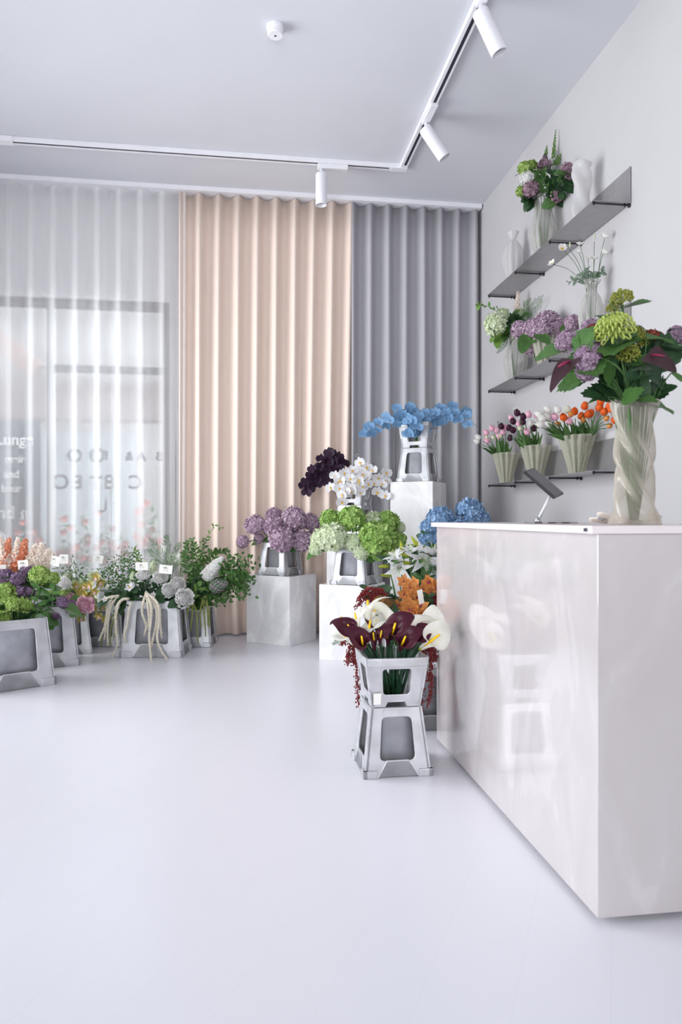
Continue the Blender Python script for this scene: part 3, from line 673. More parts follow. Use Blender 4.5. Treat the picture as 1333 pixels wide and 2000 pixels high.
def bud_mesh(name, m_): return MB().lathe([(.05, 0), (.20, .15), (.26, .6), (.20, 1.2), (.03, 1.7)], 10, lambda w, z, t: 1+.07*math.cos(3*w)).mesh(name, m_)
def calla_head(name, mats):
    # funnel along +Z, tall pointed side towards +X; metres at size one: 1 long
    m = MB(); n = 12; c = 28
    def fn(u, v):
        a = (v-.5)*2*PI; back = (1+math.cos(a))/2; tip = math.exp(-(a/.42)**2); fl = max(0, u-.62)/.38
        top = .50+.34*back**1.5; rim = .23+.13*back+.26*tip
        r = .055+.07*u+(rim-.125)*u**3; z = top*u-fl*fl*(.13+.10*tip-.05*math.sin(2*a+.6)); ov = .07*(v-.5)*u
        return (r*math.cos(a)+.05*u*u, r*math.sin(a)*1.12*(1-.35*tip*fl)+ov, z)
    m.grid(fn, n, c, None, 0)
    m.lathe([(.02, -.12), (.062, 0), (.062, .05)], 10, mi=2)
    m.tube([(.0, 0, .12), (.02, 0, .35), (.05, 0, .62)], [.03, .036, .026], 8, 1)
    return m.mesh(name, mats)
def mum_head(name, m_, n=95, seed=0, curl=1.0):
    rnd = random.Random(seed); m = MB()
    for i in range(n):
        t = (i+.5)/n; a = i*2.39996; el = 1.35-1.75*t; d = Vector((math.cos(a)*math.cos(el), math.sin(a)*math.cos(el), math.sin(el)))
        up = Vector((0, 0, 1)) if el < 1 else Vector((math.cos(a), math.sin(a), 0)); L = .55+.5*t
        p = [d*.15, d*(.55*L), d*L*.95-up*.02, d*L*1.06+up*.16*curl, d*L*.90+up*.30*curl]
        m.tube(poly_curve(p, 2), [.03]+[.05]*7+[.035], 5)
    m.blob((0, 0, 0), .4); return m.mesh(name, m_)
def umbel_head(name, m_, n=170, seed=0):
    rnd = random.Random(seed); m = MB()
    for i in range(n):
        p = sph(i, n, rnd)
        if p.z < -.35: continue
        r = .95*rnd.uniform(.75, 1.08); q = Vector((p.x, p.y, p.z*.75))*r
        for _ in range(3):
            e = q+Vector((rnd.uniform(-.1, .1), rnd.uniform(-.1, .1), rnd.uniform(-.1, .1))); m.octa(e, .075)
        if i % 3 == 0: m.tube([(0, 0, -.5), q*.6, q], .014, 3)
    return m.mesh(name, m_)
def spike_head(name, mats, n=26, L=1.0, seed=0, r=.10):   # small open bells on a spike, one unit long
    rnd = random.Random(seed); m = MB(); m.tube([(0, 0, 0), (0, 0, L)], [.018, .006], 5, 1)
    for i in range(n):
        t = .05+.95*i/n; a = i*2.4; s = r*(1.15-.75*t); d = Vector((math.cos(a), math.sin(a), .3))
        c = Vector((0, 0, t*L))+d*s*.6; floret(m, c, d, s, rnd, 5, 0, .5); m.octa(c, s*.35, None, 0)
    return m.mesh(name, mats)
def artichoke_head(name, mats):
    m = MB()
    for i in range(70):
        t = i/70; a = i*2.39996; r = .62*math.sin(PI*(.25+.68*t)); z = -.5+1.5*t
        d = Vector((math.cos(a)*.5*(1-t*1.2), math.sin(a)*.5*(1-t*1.2), .9)); m.petal(mx(d, (math.cos(a), math.sin(a), .2), (r*math.cos(a), r*math.sin(a), z)), .52, .36, 'lance', .35, .2, 4, i % 2)
    m.lathe([(.2, -.6), (.6, -.2), (.66, .2), (.4, .8), (.05, 1.1)], 12, mi=0); return m.mesh(name, mats)
def leaf_mesh(name, m_, W=.62, bend=-.5, cup=.22, prof='oval', n=7, wav=.03): return MB().petal(Matrix.Identity(4), 1.0, W, prof, bend, cup, n, 0, wav).mesh(name, m_)
LEAF = {k: leaf_mesh('leaf_blade', *a) for k, a in dict(
    hyd=(M_LEAF, .66), hydd=(M_LEAFD, .66), hydl=(M_LEAFL, .6), long=(M_LEAF, .26, -.5, .3, 'lance'), longd=(M_LEAFD, .24, -.4, .35, 'lance'), tulip=(M_LEAF, .20, -.25, .5, 'lance'),
    longl=(M_LEAFL, .26, -.3, .3, 'lance'), grey=(M_LEAFG, .7), spot=(M_LEAFL, .6, .2)).items()}
def lobed_leaf(m_):                       # toothed broad leaf
    m = MB(); V = [(0, 0, 0)]; n = 26
    for i in range(n+1):
        a = -2.5+5.0*i/n; r = .5*(1+.35*math.cos(a))*(1+.22*abs(math.cos(2.4*a)))*(.93 if i % 2 else 1.06)
        V.append((.42+r*math.cos(a)*.95-.0, r*math.sin(a), -.30*(r*math.cos(a)+.2)**2+.10*abs(math.sin(a))*r))
    return m.add(V, [(0, i, i+1) for i in range(1, n+1)]).mesh('leaf_blade', m_)
LEAF['lobe'] = lobed_leaf(M_LEAF); LEAF['lobed'] = lobed_leaf(M_LEAFD)

# ---------------------------------------------------------------- building one stem
def base_in(B, fx=0.0, fy=0.0, z=None):   # a point low inside a bucket
    a = B['ang']; x = fx*B['fx']; y = fy*B['fy']; x = max(-.055 if B['fx'] < .09 else -B['fx'], min(x, .055 if B['fx'] < .09 else B['fx']))
    return Vector((B['c'].x+x*math.cos(a)-y*math.sin(a), B['c'].y+x*math.sin(a)+y*math.cos(a), B['z0'] if z is None else z))
def mouth_of(B, p):                       # where a stem leaning to p crosses the rim
    a = B['ang']; dx, dy = p.x-B['c'].x, p.y-B['c'].y; x = dx*math.cos(a)+dy*math.sin(a); y = -dx*math.sin(a)+dy*math.cos(a)
    x = max(-B['rx'], min(B['rx'], x*.7)); y = max(-B['ry'], min(B['ry'], y*.7)); lo = B['c']
    return Vector((lo.x+x*math.cos(a)-y*math.sin(a), lo.y+x*math.sin(a)+y*math.cos(a), B['top']-.01)), (x/max(B['rx'], .01), y/max(B['ry'], .01))
def stem_path(B, head, n=5, slack=.35):
    mo, (fx, fy) = mouth_of(B, head); ba = base_in(B, -fx*.1+fx*.45, fy*.45)
    up = Vector((mo.x-ba.x, mo.y-ba.y, mo.z-ba.z)).normalized(); mid = mo+up*(head-mo).length*slack
    return ba, [ba, ba.lerp(mo, .5)]+poly_curve([mo, (mo+mid*2+head)/4*1.0 if False else mo.lerp(head, .5)+Vector((0, 0, .12*(head-mo).length)), head], n)
def add_stem(o, path, base, r, m_, name='stem', r1=None):
    P = [p-base for p in path]; k = len(P); return link(name, MB().tube(P, [r+(r1-r)*i/(k-1) for i in range(k)] if r1 else r, 6).mesh(name, m_), o)
def add_leaf(o, kind, pos, d, L, up=(0, 0, 1), base=Vector((0, 0, 0))):
    d = Vector(d)
    if pos.x+d.normalized().x*L > 2.24: d.x = -abs(d.x)-.1
    lf = link('leaf', LEAF[kind], o); M = mx(d, up, pos-base); lf.rotation_mode = 'QUATERNION'; lf.rotation_quaternion = M.to_quaternion(); lf.location = pos-base; lf.scale = (L, L, L); return lf
def toward_cam(p): return (Vector((0, 0, CAM_H))-p).normalized()
def flower(B, kind, cat, look, where, px, py, d, head, size, hname='flower_head', out=.55, cam_=.45, up=.35, stem=(.0035, None), leaves=('hyd', 2, .09), lean=None, spin=None, scale3=None, own=None, sink=.55, slack=.3):
    p = inside(at(px, py, d), size*.8 if size < .5 else 0); ctr = Vector((B['c'].x, B['c'].y, B['top']+.02))
    dirn = lean if lean is not None else ((p-ctr).normalized()*out+toward_cam(p)*cam_+Vector((0, 0, up))).normalized()
    dirn = Vector(dirn).normalized(); tip = p-dirn*size*sink
    ba, path = stem_path(B, tip); o = thing(kind, ba, '', cat); reg(o, look, where, px, cat, own)
    add_stem(o, path, ba, stem[0], stem[1] or M_STEM)
    q = qz(dirn, spin=R_.uniform(0, 6) if spin is None else spin)
    me = head[R_.randrange(len(head))] if isinstance(head, list) else head
    link(hname, me, o, p-ba, q, scale3 if scale3 else size)
    lk, ln, ll = leaves
    for i in range(ln):
        a = R_.uniform(0, 2*PI); side = Vector((math.cos(a), math.sin(a), R_.uniform(-.5, .25))); side = (side-dirn*side.dot(dirn)*.6)+(tip-ctr).normalized()*.4
        add_leaf(o, lk, tip-dirn*size*R_.uniform(.1, .5), side, ll*R_.uniform(.8, 1.2), dirn+Vector((0, 0, .3)), ba)
    return o
def branch(B, kind, cat, look, where, pts, d, leaf, n, L, m_=None, r=.0025, spread=1.0, dots=None, own=None, fluff=None, up=.6, parts='leaves'):
    P = [inside(at(*q, d+dd), .02) for q, dd in ((q[:2], q[2] if len(q) > 2 else 0) for q in pts)]
    mo, (fx, fy) = mouth_of(B, P[0]); ba = base_in(B, fx*.45, fy*.45); path = [ba, mo]+poly_curve([mo.lerp(P[0], .3)]+P, 5) if (P[0]-mo).length > .02 else [ba]+poly_curve([mo]+P[1:], 5)
    o = thing(kind, ba, '', cat); reg(o, look, where, pts[-1][0], cat, own); add_stem(o, path, ba, r, m_ or M_STEM, 'stem', r*.4)
    fol = MB(); rnd = random.Random(n+int(pts[-1][0])); ms = [leaf]+([dots] if dots else []); seg = path[2:]; k = len(seg)
    for i in range(n):
        t = (i+.5)/n*(k-1); j = min(int(t), k-2); f = t-j; c = seg[j].lerp(seg[j+1], f); tg = (seg[j+1]-seg[j]).normalized()
        a = i*2.4+rnd.uniform(-.5, .5); e = tg.orthogonal().normalized(); e2 = tg.cross(e); s = e*math.cos(a)+e2*math.sin(a)
        off = Vector((0, 0, 0))
        if fluff: off = Vector((rnd.gauss(0, 1), rnd.gauss(0, 1), rnd.gauss(0, 1)))*fluff*(0.35+.65*min(1, i/n*2))
        dd = (s*spread+tg*up+Vector((0, 0, .15))).normalized(); l = L*rnd.uniform(.7, 1.2)*(1-.35*i/n)
        fol.petal(mx(dd, tg*.4+Vector((0, 0, .4))+toward_cam(c)*1.1+Vector((rnd.uniform(-.5, .5), rnd.uniform(-.5, .5), rnd.uniform(-.3, .3))), c+off-ba), l, l*.55 if parts == 'leaves' else l*.07, 'oval' if parts == 'leaves' else 'lance', -.35, .2, 4, 0)
        if fluff and i % 3 == 0: fol.tube([c-ba, c+off-ba], .0008, 3, 0)
        if dots and i % 5 == 0:
            e_ = c+off+dd*l-ba; floret(fol, e_, dd, .006+.3*l*.3, rnd, 5, 1)
    link('foliage', fol.mesh('branch_leaves', ms), o); return o
def fern(B, look, where, pts, d, own=None, L=.06, m_=None, n=26, kind='fern_frond'):
    P = [inside(at(q[0], q[1], d), .03) for q in pts]; mo, (fx, fy) = mouth_of(B, P[0]); ba = base_in(B, fx*.45, fy*.45); path = [ba]+poly_curve([mo]+P, 8)
    o = thing(kind, ba, '', 'fern'); reg(o, look, where, pts[-1][0], 'fern', own); add_stem(o, path, ba, .0018, M_STEM, 'stem', .0006)
    fr = MB(); seg = path[8:]; k = len(seg); e = (P[-1]-P[0]).cross(toward_cam(P[-1])).normalized()
    for i in range(n*2):
        t = (i//2+.5)/n*(k-1); j = min(int(t), k-2); c = seg[j].lerp(seg[j+1], t-j)-ba; tg = (seg[j+1]-seg[j]).normalized(); s = 1 if i % 2 else -1
        l = (L*.62*math.sin(PI*(.12+.85*(i/(2*n))))+.006)*R_.uniform(.6, 1.2); dd = (e*s+tg*R_.uniform(.8, 1.7)+toward_cam(P[0])*R_.uniform(-.3, .3)).normalized()
        fr.petal(mx(dd, toward_cam(P[0]), c), l, .0026, 'lance', -.15, 0, 2)
        for h in range(4): 
            q = c+dd*l*(.25+.2*h)
            for z in (-1, 1): fr.petal(mx((dd*R_.uniform(.5, 1.1)+tg*z*R_.uniform(.4, .9)).normalized(), toward_cam(P[0]), q), l*.22*(1-.18*h), .0020, 'lance', 0, 0, 2)
    link('fronds', fr.mesh('fern_fronds', m_ or M_LEAF), o); return o
def spray(B, kind, cat, look, where, pts, d, heads, hsize, nh, hname='blossom', m_=None, bud=None, nb=3, own=None, jit=1.0, face=.75):
    P = [at(q[0], q[1], d+(q[2] if len(q) > 2 else 0)) for q in pts]; mo, (fx, fy) = mouth_of(B, P[0]); ba = base_in(B, fx*.4, fy*.4)
    path = [ba, ba.lerp(mo, .5)]+poly_curve([mo]+P, 7); o = thing(kind, ba, '', cat); reg(o, look, where, pts[-1][0], cat, own); add_stem(o, path, ba, .003, m_ or M_STEMB, 'stem', .0014)
    seg = path[2+7:]; k = len(seg)
    for i in range(nh):
        t = (i+.4)/nh*(k-1)*(.93 if bud else .99); j = min(int(t), k-2); c = seg[j].lerp(seg[j+1], t-j); tg = (seg[j+1]-seg[j]).normalized()
        sd = tg.cross(toward_cam(c)).normalized()*(1 if i % 2 else -1); off = (sd*.62+Vector((0, 0, -.12)))*hsize*jit*R_.uniform(.6, 1.05)+toward_cam(c)*hsize*R_.uniform(.1, .6)
        dn = (toward_cam(c)*face+Vector((R_.uniform(-.4, .4), R_.uniform(-.3, .3), R_.uniform(-.35, .25)))+sd*.25).normalized()
        x = Vector((0, 0, 1)).cross(dn).normalized(); y = dn.cross(x); q = Matrix(((x.x, y.x, dn.x), (x.y, y.y, dn.y), (x.z, y.z, dn.z))).to_quaternion() @ Quaternion((0, 0, 1), R_.uniform(-.35, .35))
        bl = link(hname, heads[i % len(heads)], o, c+off-ba, q, hsize*R_.uniform(.88, 1.08)); 
        link('pedicel', MB().tube([c-ba, c+off-dn*.004-ba], .0013, 4).mesh('pedicel', m_ or M_STEMB), o)
    for i in range(nb if bud else 0):
        c = seg[-1-i*2]; link('bud', bud, o, c-ba, qz((seg[-1]-seg[-4]).normalized()+Vector((0, 0, R_.uniform(-.6, .2)))), .011-.001*(nb-i))
    return o
def tassel(B, look, where, strands, d, m_, r=.008, own=None, beads=False, start=None, kind='amaranth'):
    P0 = at(*strands[0][0], d); mo, (fx, fy) = mouth_of(B, P0); ba = base_in(B, fx*.4, fy*.4); o = thing(kind, ba, '', 'amaranth'); reg(o, look, where, strands[0][0][0], 'amaranth', own)
    add_stem(o, [ba, mo.lerp(P0, .1), mo.lerp(P0, .55)+Vector((0, 0, .02)), P0], ba, .003, M_STEM)
    for st in strands:
        P = [P0]+[at(q[0], q[1], d+(q[2] if len(q) > 2 else 0)) for q in st[1:]]; c = poly_curve(P, 8); k = len(c); m = MB(); rnd = random.Random(k+int(st[-1][0]))
        if beads:
            m.tube([p-ba for p in c], .002, 4)
            for i in range(int(k*7)):
                t = rnd.uniform(0, k-1.01); j = int(t); p = c[j].lerp(c[j+1], t-j)-ba; m.octa(p+Vector((rnd.gauss(0, 1), rnd.gauss(0, 1), rnd.gauss(0, .6)))*r, rnd.uniform(.003, .0048))
        else:
            fine = poly_curve(c, 3); n_ = len(fine); m.tube([p-ba for p in fine], [r*(.55+.55*math.sin(PI*min(1, (i/n_)**.6)))*rnd.uniform(.8, 1.2)*(1 if i < n_-4 else .6) for i in range(n_)], 7)
            for i in range(int(n_*3.5)):
                p = fine[rnd.randrange(n_)]-ba; m.octa(p+Vector((rnd.uniform(-1, 1), rnd.uniform(-1, 1), rnd.uniform(-1, 1)))*r*.85, r*.32)
        link('tassel', m.mesh('tassel', m_), o)
    return o
def card(B, px, py, d, w, h, tilt, s, own, yaw=0.0, pin=True):
    p = at(px, py, d); o = thing('price_card', p, own, 'price card', 'price cards on wire holders', -YAW+yaw)
    c = link('card', MB().box((-w/2, -.0006, -h/2), (w/2, .0006, h/2)).mesh('card', M_CARD, False), o, (0, 0, 0), (0, tilt, 0))
    if s:
        link('price', text_mesh(s, h*.30, M_INK), c, (-w*.02, -.0009, h*.16), (PI/2, 0, 0))
        fa = MB(); ar = [(.16*w*math.cos(t), -.0012, -.25*h+.22*h*math.sin(t)) for t in [PI*k/10 for k in range(11)]]; fa.tube(ar, .0007, 4)
        link('drawing', fa.mesh('card_drawing', M_INK), c)
    b = Vector((0, .004, -h/2)); mo, _ = mouth_of(B, p); e = mo-p; e.rotate(Quaternion((0, 0, 1), YAW-yaw)); ln = Vector((e.x, max(e.y, .006), e.z))
    link('wire_holder', MB().tube([(0, .0022, h*.1), (0, .003, -h*.45), ln*.5, ln], .0013, 5).mesh('wire_holder', M_WIRE), o); return o

# ================================================================ vases
M_VASE = clear_plastic('vase_clear', (226, 224, 222), .84, .10, .4); M_VASEF = clear_plastic('vase_frosted', (240, 239, 240), .50, .25, .55)
M_VASEG = clear_plastic('vase_fluted', (222, 220, 204), .72, .15, .45); M_VASEB = clear_plastic('vase_smoky', (216, 207, 196), .84, .05, .3)
def sm(a, n=8):                           # refine a profile
    return [(p.x, p.y) for p in (Vector(q) for q in poly_curve([(r, z, 0) for r, z in a], n))]
def vase(loc, prof, rf, m, label, n=72, ell=(1, 1), rz=0.0, th=.0025):
    o = link('vase', MB().lathe(sm(prof), n, rf, ell=ell).mesh('vase', m), None, loc, (0, 0, rz)); solid(o, th); return tag(o, label, 'vase')
def vB(o_loc, h, rx, ry=None, fx=.02, rz=0.0): return dict(c=Vector(o_loc), top=o_loc[2]+h, z0=o_loc[2]+.012, rx=rx, ry=ry or rx, ang=rz, fx=fx, fy=fx)
rib = lambda n, a, tw=0.0, p=1.0: (lambda w, z, t: 1+a*math.cos(n*w+tw*t))
SX = 2.155
def shelf_at(px, z): 
    p = on_x(px, 800, SX); return Vector((p.x, p.y, z+.0035))
v1 = shelf_at(1003, SHZ[0]); vase(v1, [(.032, 0), (.045, .03), (.066, .13), (.078, .22), (.060, .31), (.027, .36), (.024, .385), (.044, .43)], rib(9, .05, .6), M_VASEF, 'small empty frosted vase with pinched neck on the top shelf')
v2 = shelf_at(1062, SHZ[0]); vase(v2, [(.045, 0), (.06, .04), (.088, .16), (.092, .22), (.070, .30), (.060, .36), (.070, .42), (.084, .45)], rib(11, .05, .5), M_VASE, 'clear ribbed vase with a bouquet on the top shelf'); V2 = vB(v2, .45, .055)
v3 = shelf_at(1137, SHZ[0]); vase(v3, [(.040, 0), (.056, .06), (.058, .13), (.046, .2), (.052, .27), (.058, .33), (.050, .38), (.058, .41)], rib(3, .14, 13), M_VASEF, 'tall empty frosted twisted vase on the top shelf')
v4 = shelf_at(1008, SHZ[1]); vase(v4, [(.042, 0), (.06, .04), (.086, .14), (.088, .2), (.062, .29), (.052, .34), (.062, .39)], rib(11, .05, .5), M_VASE, 'clear ribbed vase with pale green hydrangea on the middle shelf'); V4 = vB(v4, .39, .045)
v5 = shelf_at(1070, SHZ[1]); vase(v5, [(.052, 0), (.066, .05), (.084, .13), (.104, .24)], rib(12, .085), M_VASEG, 'fluted flared vase of lilac hydrangeas on the middle shelf'); V5 = vB(v5, .24, .07)
v6 = shelf_at(1156, SHZ[1]); vase(v6, [(.040, 0), (.052, .04), (.070, .14), (.074, .21), (.052, .30), (.026, .345), (.028, .37), (.054, .41)], rib(9, .05, .6), M_VASE, 'clear pinched neck vase of cream poppies on the middle shelf'); V6 = vB(v6, .40, .024)
FV = []
for px, lab in ((989, 'fluted fan vase of pink tulips nearest the curtain corner'), (1047, 'fluted fan vase of plum and pink tulips in the shelf middle'), (1128, 'fluted fan vase of white and orange tulips nearest the camera')):
    v = shelf_at(px, SHZ[2]); vase(v, [(.050, 0), (.060, .05), (.088, .15), (.118, .25)], rib(13, .075), M_VASEG, lab, 78, (.84, 1.28)); FV.append(vB(v, .25, .075, .12, .022))
# the large twisted vase on the counter
vl = xy(1240, 2.25, CZ+.0015); BVH = .385
o = vase(vl, [(.074, 0), (.067, .03), (.057, .08), (.051, .12), (.054, .165), (.057, .205), (.053, .25), (.053, .29), (.060, .335), (.071, BVH)], lambda w, z, t: 1+.17*(1-.8*t**4)*math.cos(4*w+19*t+2.0)*min(1, .35+t*3), M_VASEB, 'tall clear twisted vase holding the mixed bouquet on the counter', 144); VL = vB(vl, BVH, .045, None, .02)

# ================================================================ heads
H_LIL = [ball_head('hydrangea_head', P_LILAC, 210, .22, seed=s) for s in (1, 2)]; H_LIM = [ball_head('hydrangea_head', P_LIME, 190, .23, seed=3)]
H_GRN = [ball_head('hydrangea_head', P_GREEN, 210, .21, seed=s) for s in (4, 5)]; H_PAL = [ball_head('hydrangea_head', P_PALE, 200, .22, seed=6)]
H_BLU = [ball_head('hydrangea_head', P_BLUE, 210, .22, seed=s) for s in (7, 8)]; H_WHT = [ball_head('flower_ball', P_WHITE, 150, .2, seed=9)]
H_PUR = [ball_head('hydrangea_head', P_PURP, 140, .25, seed=10)]; H_MAU = [ball_head('hydrangea_head', P_MAUVE, 110, .28, .12, seed=s) for s in (11, 12)]
H_RUS = [ball_head('hydrangea_head', P_RUST, 190, .2, .1, (1, 1, .6), 13)]; H_WIN = [ball_head('hydrangea_head', P_WINE, 130, .22, .1, seed=14)]
C_PAL = cone_head('hydrangea_cone', P_PALE, 130, seed=1); C_WHT = cone_head('blossom_cone', P_WHITE, 150, .17, seed=2); C_PUR = cone_head('lilac_cone', P_PURP, 120, .2, seed=3, L=2.0); C_CRM = cone_head('blossom_cone', P_PALE, 60, .28, seed=4)
PEO_W = [peony_head('peony_head', P_WHITE, 52, 1)]; PEO_P = [peony_head('peony_head', P_PINK, 56, 2)]
POP = [poppy_head('poppy_head', (P_WHITE[1], M_YEL)), poppy_head('poppy_head', (P_WHITE[1], M_YEL), .85)]; POPB = bud_mesh('poppy_bud', P_PALE[0])
TM = {'white': P_WHITE[1], 'pink': P_PINK[0], 'plum': pm('tulip_plum', (74, 30, 56), (52, 20, 40), .1, .45), 'red': pm('tulip_red', (214, 72, 30), (238, 116, 34), .2, .45, 60), 'amber': pm('tulip_amber', (238, 150, 40), (224, 110, 36), .2, .45), 'cream': pm('tulip_cream', (242, 236, 220), (230, 228, 200), .25, .45), 'pale': pm('tulip_pale', (226, 226, 190), (206, 210, 160), .2)}
TH = {k: [tulip_head('tulip_head', [m_], op, i) for i, op in enumerate((.86, 1.0))] for k, m_ in TM.items()}
O_BLUE = [orchid_head('orchid_blossom', (M_OBLUE, M_OBLUE, P_BLUE[1]))]; O_WHT = [orchid_head('orchid_blossom', (M_OWHITE, M_YEL, M_YEL))]; O_DRK = [orchid_head('orchid_blossom', (M_ODARK, M_ODARK, M_MAG))]
O_CY = [orchid_head('cymbidium_blossom', (M_CYMY, P_PINK[1], M_YEL), 'cym', s) for s in (1, 2)]; O_CO = [orchid_head('cymbidium_blossom', (M_CYMO, M_CYMO, M_MAG), 'cym', s) for s in (3, 4)]
LIL = lily_head('lily_bloom', (P_WHITE[0], P_PALE[0], M_CREAMY)); BUD = bud_mesh('bud', M_BUDG); OBUD = bud_mesh('orchid_bud', M_STEMB)
CAL_W = calla_head('calla_spathe', (M_CALW, M_SPADIX, M_BUDG)); CAL_D = calla_head('calla_spathe', (M_CALD, M_SPADIX, M_CALD))
MUM_G = mum_head('spider_mum_head', M_SPID, 95, 1); MUM_B = mum_head('spider_mum_head', M_BRONZE, 80, 2, .6); UMB = [umbel_head('umbel_head', M_VIB, 190, s) for s in (1, 2)]; UMB_P = [umbel_head('umbel_head', P_PALE[0], 70, 3)]
ART = artichoke_head('artichoke_head', (M_LEAFG, mat('artichoke_tip', (136, 128, 130), .6, .15)))
SPK_W = spike_head('blossom_spike', (pm('petal_blush', (246, 236, 226), (240, 220, 204)), M_STEM), 44, 1, 1, .13); SPK_O = spike_head('blossom_spike', (pm('petal_coral', (228, 118, 70), (236, 150, 110)), M_STEM), 44, 1, 2, .13)
SPK_G = spike_head('budding_spike', (M_LEAFL, M_STEM), 26, 1, 3, .07)

# ================================================================ lilac hydrangeas on their pedestal
def many(B, kind, cat, look, where, d, r, head, lst, Z=None, **kw):
    for q in lst:
        x, y = Z(q[0], q[1]) if Z else q[:2]; rr = q[2]*r; flower(B, kind, cat, look, where, x, y, d+(q[3] if len(q) > 3 else 0), head, rr, **kw)
Z7 = zm(460, 970, .255); W_ = 'bucket on the low pedestal'
many(BL, 'hydrangea', 'hydrangea', 'lilac hydrangea', W_, 6.12, .255*6/1400, H_LIL, [(150, 215, 74), (290, 225, 72, -.02), (295, 140, 60, .14), (450, 165, 88), (580, 195, 66, .12), (355, 330, 90, -.12), (512, 340, 78, -.04), (55, 345, 48, .02), (606, 300, 50, .16), (180, 320, 40, .1), (430, 260, 60, .15)], Z7, hname='hydrangea_head', leaves=('hyd', 2, .10), stem=(.0045, None))
W_ = 'bucket on the mid pedestal'; D = 5.43; s_ = .255*D/1400
kw = dict(hname='hydrangea_head', leaves=('hyd', 2, .11), stem=(.0045, None))
many(BG, 'hydrangea', 'hydrangea', 'bright green hydrangea', W_, D, s_, H_GRN, [(722, 172, 76, .1), (892, 172, 102), (1170, 195, 88, .08), (1088, 330, 136, -.1), (1248, 335, 62, .02)], Z7, **kw)
many(BG, 'hydrangea', 'hydrangea', 'pale green hydrangea', W_, D, s_, H_PAL, [(650, 320, 72, 0), (742, 310, 104, -.08), (1062, 190, 76, .06), (905, 350, 66, -.1), (965, 425, 56, -.14), (1258, 235, 46, .14), (620, 395, 54, 0)], Z7, **kw)
W_ = 'bucket behind the counter'; Z2 = zm(440, 760, .39)
many(BH, 'hydrangea', 'hydrangea', 'sky blue hydrangea', W_, 4.95, .39*4.9/1400, H_BLU, [(1080, 650, 62), (1228, 615, 66), (1022, 690, 42), (1275, 650, 50, .05), (1012, 745, 40), (1060, 740, 44), (1150, 700, 60, .1), (1190, 720, 60, -.1)], Z2, **kw)
W_ = 'bucket nearest the camera'; Z1 = zm(0, 1040, .165); D = 4.78; s_ = .165*D/1400; kw['leaves'] = ('lobe', 2, .12)
many(RA, 'hydrangea', 'hydrangea', 'lime hydrangea', W_, D, s_, H_LIM, [(70, 730, 135), (290, 865, 95, -.05), (50, 1010, 85, -.12), (470, 510, 115, .05), (625, 545, 78, .1), (170, 850, 90, -.1)], Z1, **kw)
many(RA, 'hydrangea', 'hydrangea', 'purple hydrangea', W_, D, s_, H_PUR, [(50, 530, 105, .08), (215, 555, 85, .05), (310, 465, 80, .14), (250, 700, 72, .02), (350, 705, 62, .04), (740, 830, 68, .05)], Z1, **kw)
W_ = 'bucket with the pink peony'; D = 5.3; s_ = .165*D/1400
many(RB, 'hydrangea', 'hydrangea', 'purple hydrangea', W_, D, s_, H_PUR, [(850, 880, 72, -.15), (660, 990, 40, -.2)], Z1, **kw)
many(RB, 'snowball_flower', 'flower', 'white snowball bloom', W_, D, s_, H_WHT, [(750, 600, 82)], Z1, leaves=('hyd', 1, .08))
many(RB, 'hydrangea', 'hydrangea', 'lime hydrangea', W_, D, s_, H_LIM, [(620, 755, 70), (765, 720, 62)], Z1, **kw)
many(RB, 'peony', 'peony', 'pink peony', W_, D, s_, PEO_P, [(990, 865, 98, -.16), (820, 770, 60), (1055, 830, 60, -.05)], Z1, hname='peony_head', leaves=('hyd', 1, .09), cam_=.8)
W_ = 'bucket of yellow green orchids'; D = 5.75; s_ = .165*D/1400
for pts, nh in (([(960, 800), (900, 680), (850, 640)], 4), ([(1050, 780), (1090, 650), (1150, 560), (1200, 540)], 6), ([(1060, 830), (1140, 870), (1200, 960), (1220, 1050)], 5), ([(1000, 790), (1030, 700), (960, 660)], 4), ([(900, 850), (920, 960), (910, 1010)], 3)):
    spray(RC, 'cymbidium_orchid', 'orchid', 'yellow green orchid spray', W_, [Z1(*q)+(-.1,) for q in pts], D, O_CY, .05, nh, m_=M_STEM, jit=.9)
many(RC, 'snowball_flower', 'flower', 'pale green snowball bloom', W_, D+.15, s_, H_PAL, [(800, 520, 55), (890, 580, 40), (975, 580, 50), (1090, 510, 52)], Z1, leaves=('hyd', 1, .07))
W_ = 'back of the nearest bucket'
for x, y, x2, y2, L, hd, lk in ((60, 420, 100, 140, .17, SPK_O, 'coral'), (240, 420, 290, 150, .2, SPK_O, 'coral'), (170, 480, 190, 250, .17, SPK_O, 'coral'), (20, 430, 30, 190, .18, SPK_W, 'white'), (120, 430, 10, 120, .2, SPK_W, 'white'), (330, 440, 400, 200, .19, SPK_W, 'white'), (400, 430, 480, 190, .18, SPK_W, 'white'),
        (450, 430, 560, 240, .17, SPK_W, 'white'), (500, 450, 610, 280, .15, SPK_W, 'white'), (200, 350, 210, 120, .16, SPK_W, 'white'), (100, 470, 140, 300, .16, SPK_W, 'white'), (330, 460, 360, 330, .15, SPK_W, 'white'), (30, 480, 60, 330, .15, SPK_W, 'white')):
    a, b = Z1(x, y), Z1(x2, y2); pa, pb = at(*a, 5.02), at(*b, 5.02)
    flower(RA, 'snapdragon', 'flower', f'{lk} snapdragon spike', W_, *a, 5.02, hd, 1, 'blossom_spike', lean=(pb-pa).normalized(), scale3=(L*1.15, L*1.15, (pb-pa).length*1.25), leaves=('hyd', 0, 0), sink=0)
for x, y in ((400, 640), (500, 640), (560, 690), (520, 820), (620, 880), (430, 760), (350, 840), (200, 960), (560, 560), (660, 640), (130, 640), (460, 900)):
    pass
branch(RA, 'leafy_stem', 'foliage', 'leafy green stem', 'front bucket under the lime hydrangea', [Z1(440, 990), Z1(450, 800), Z1(470, 640)], 4.72, M_LEAF, 10, .085, spread=1.2)
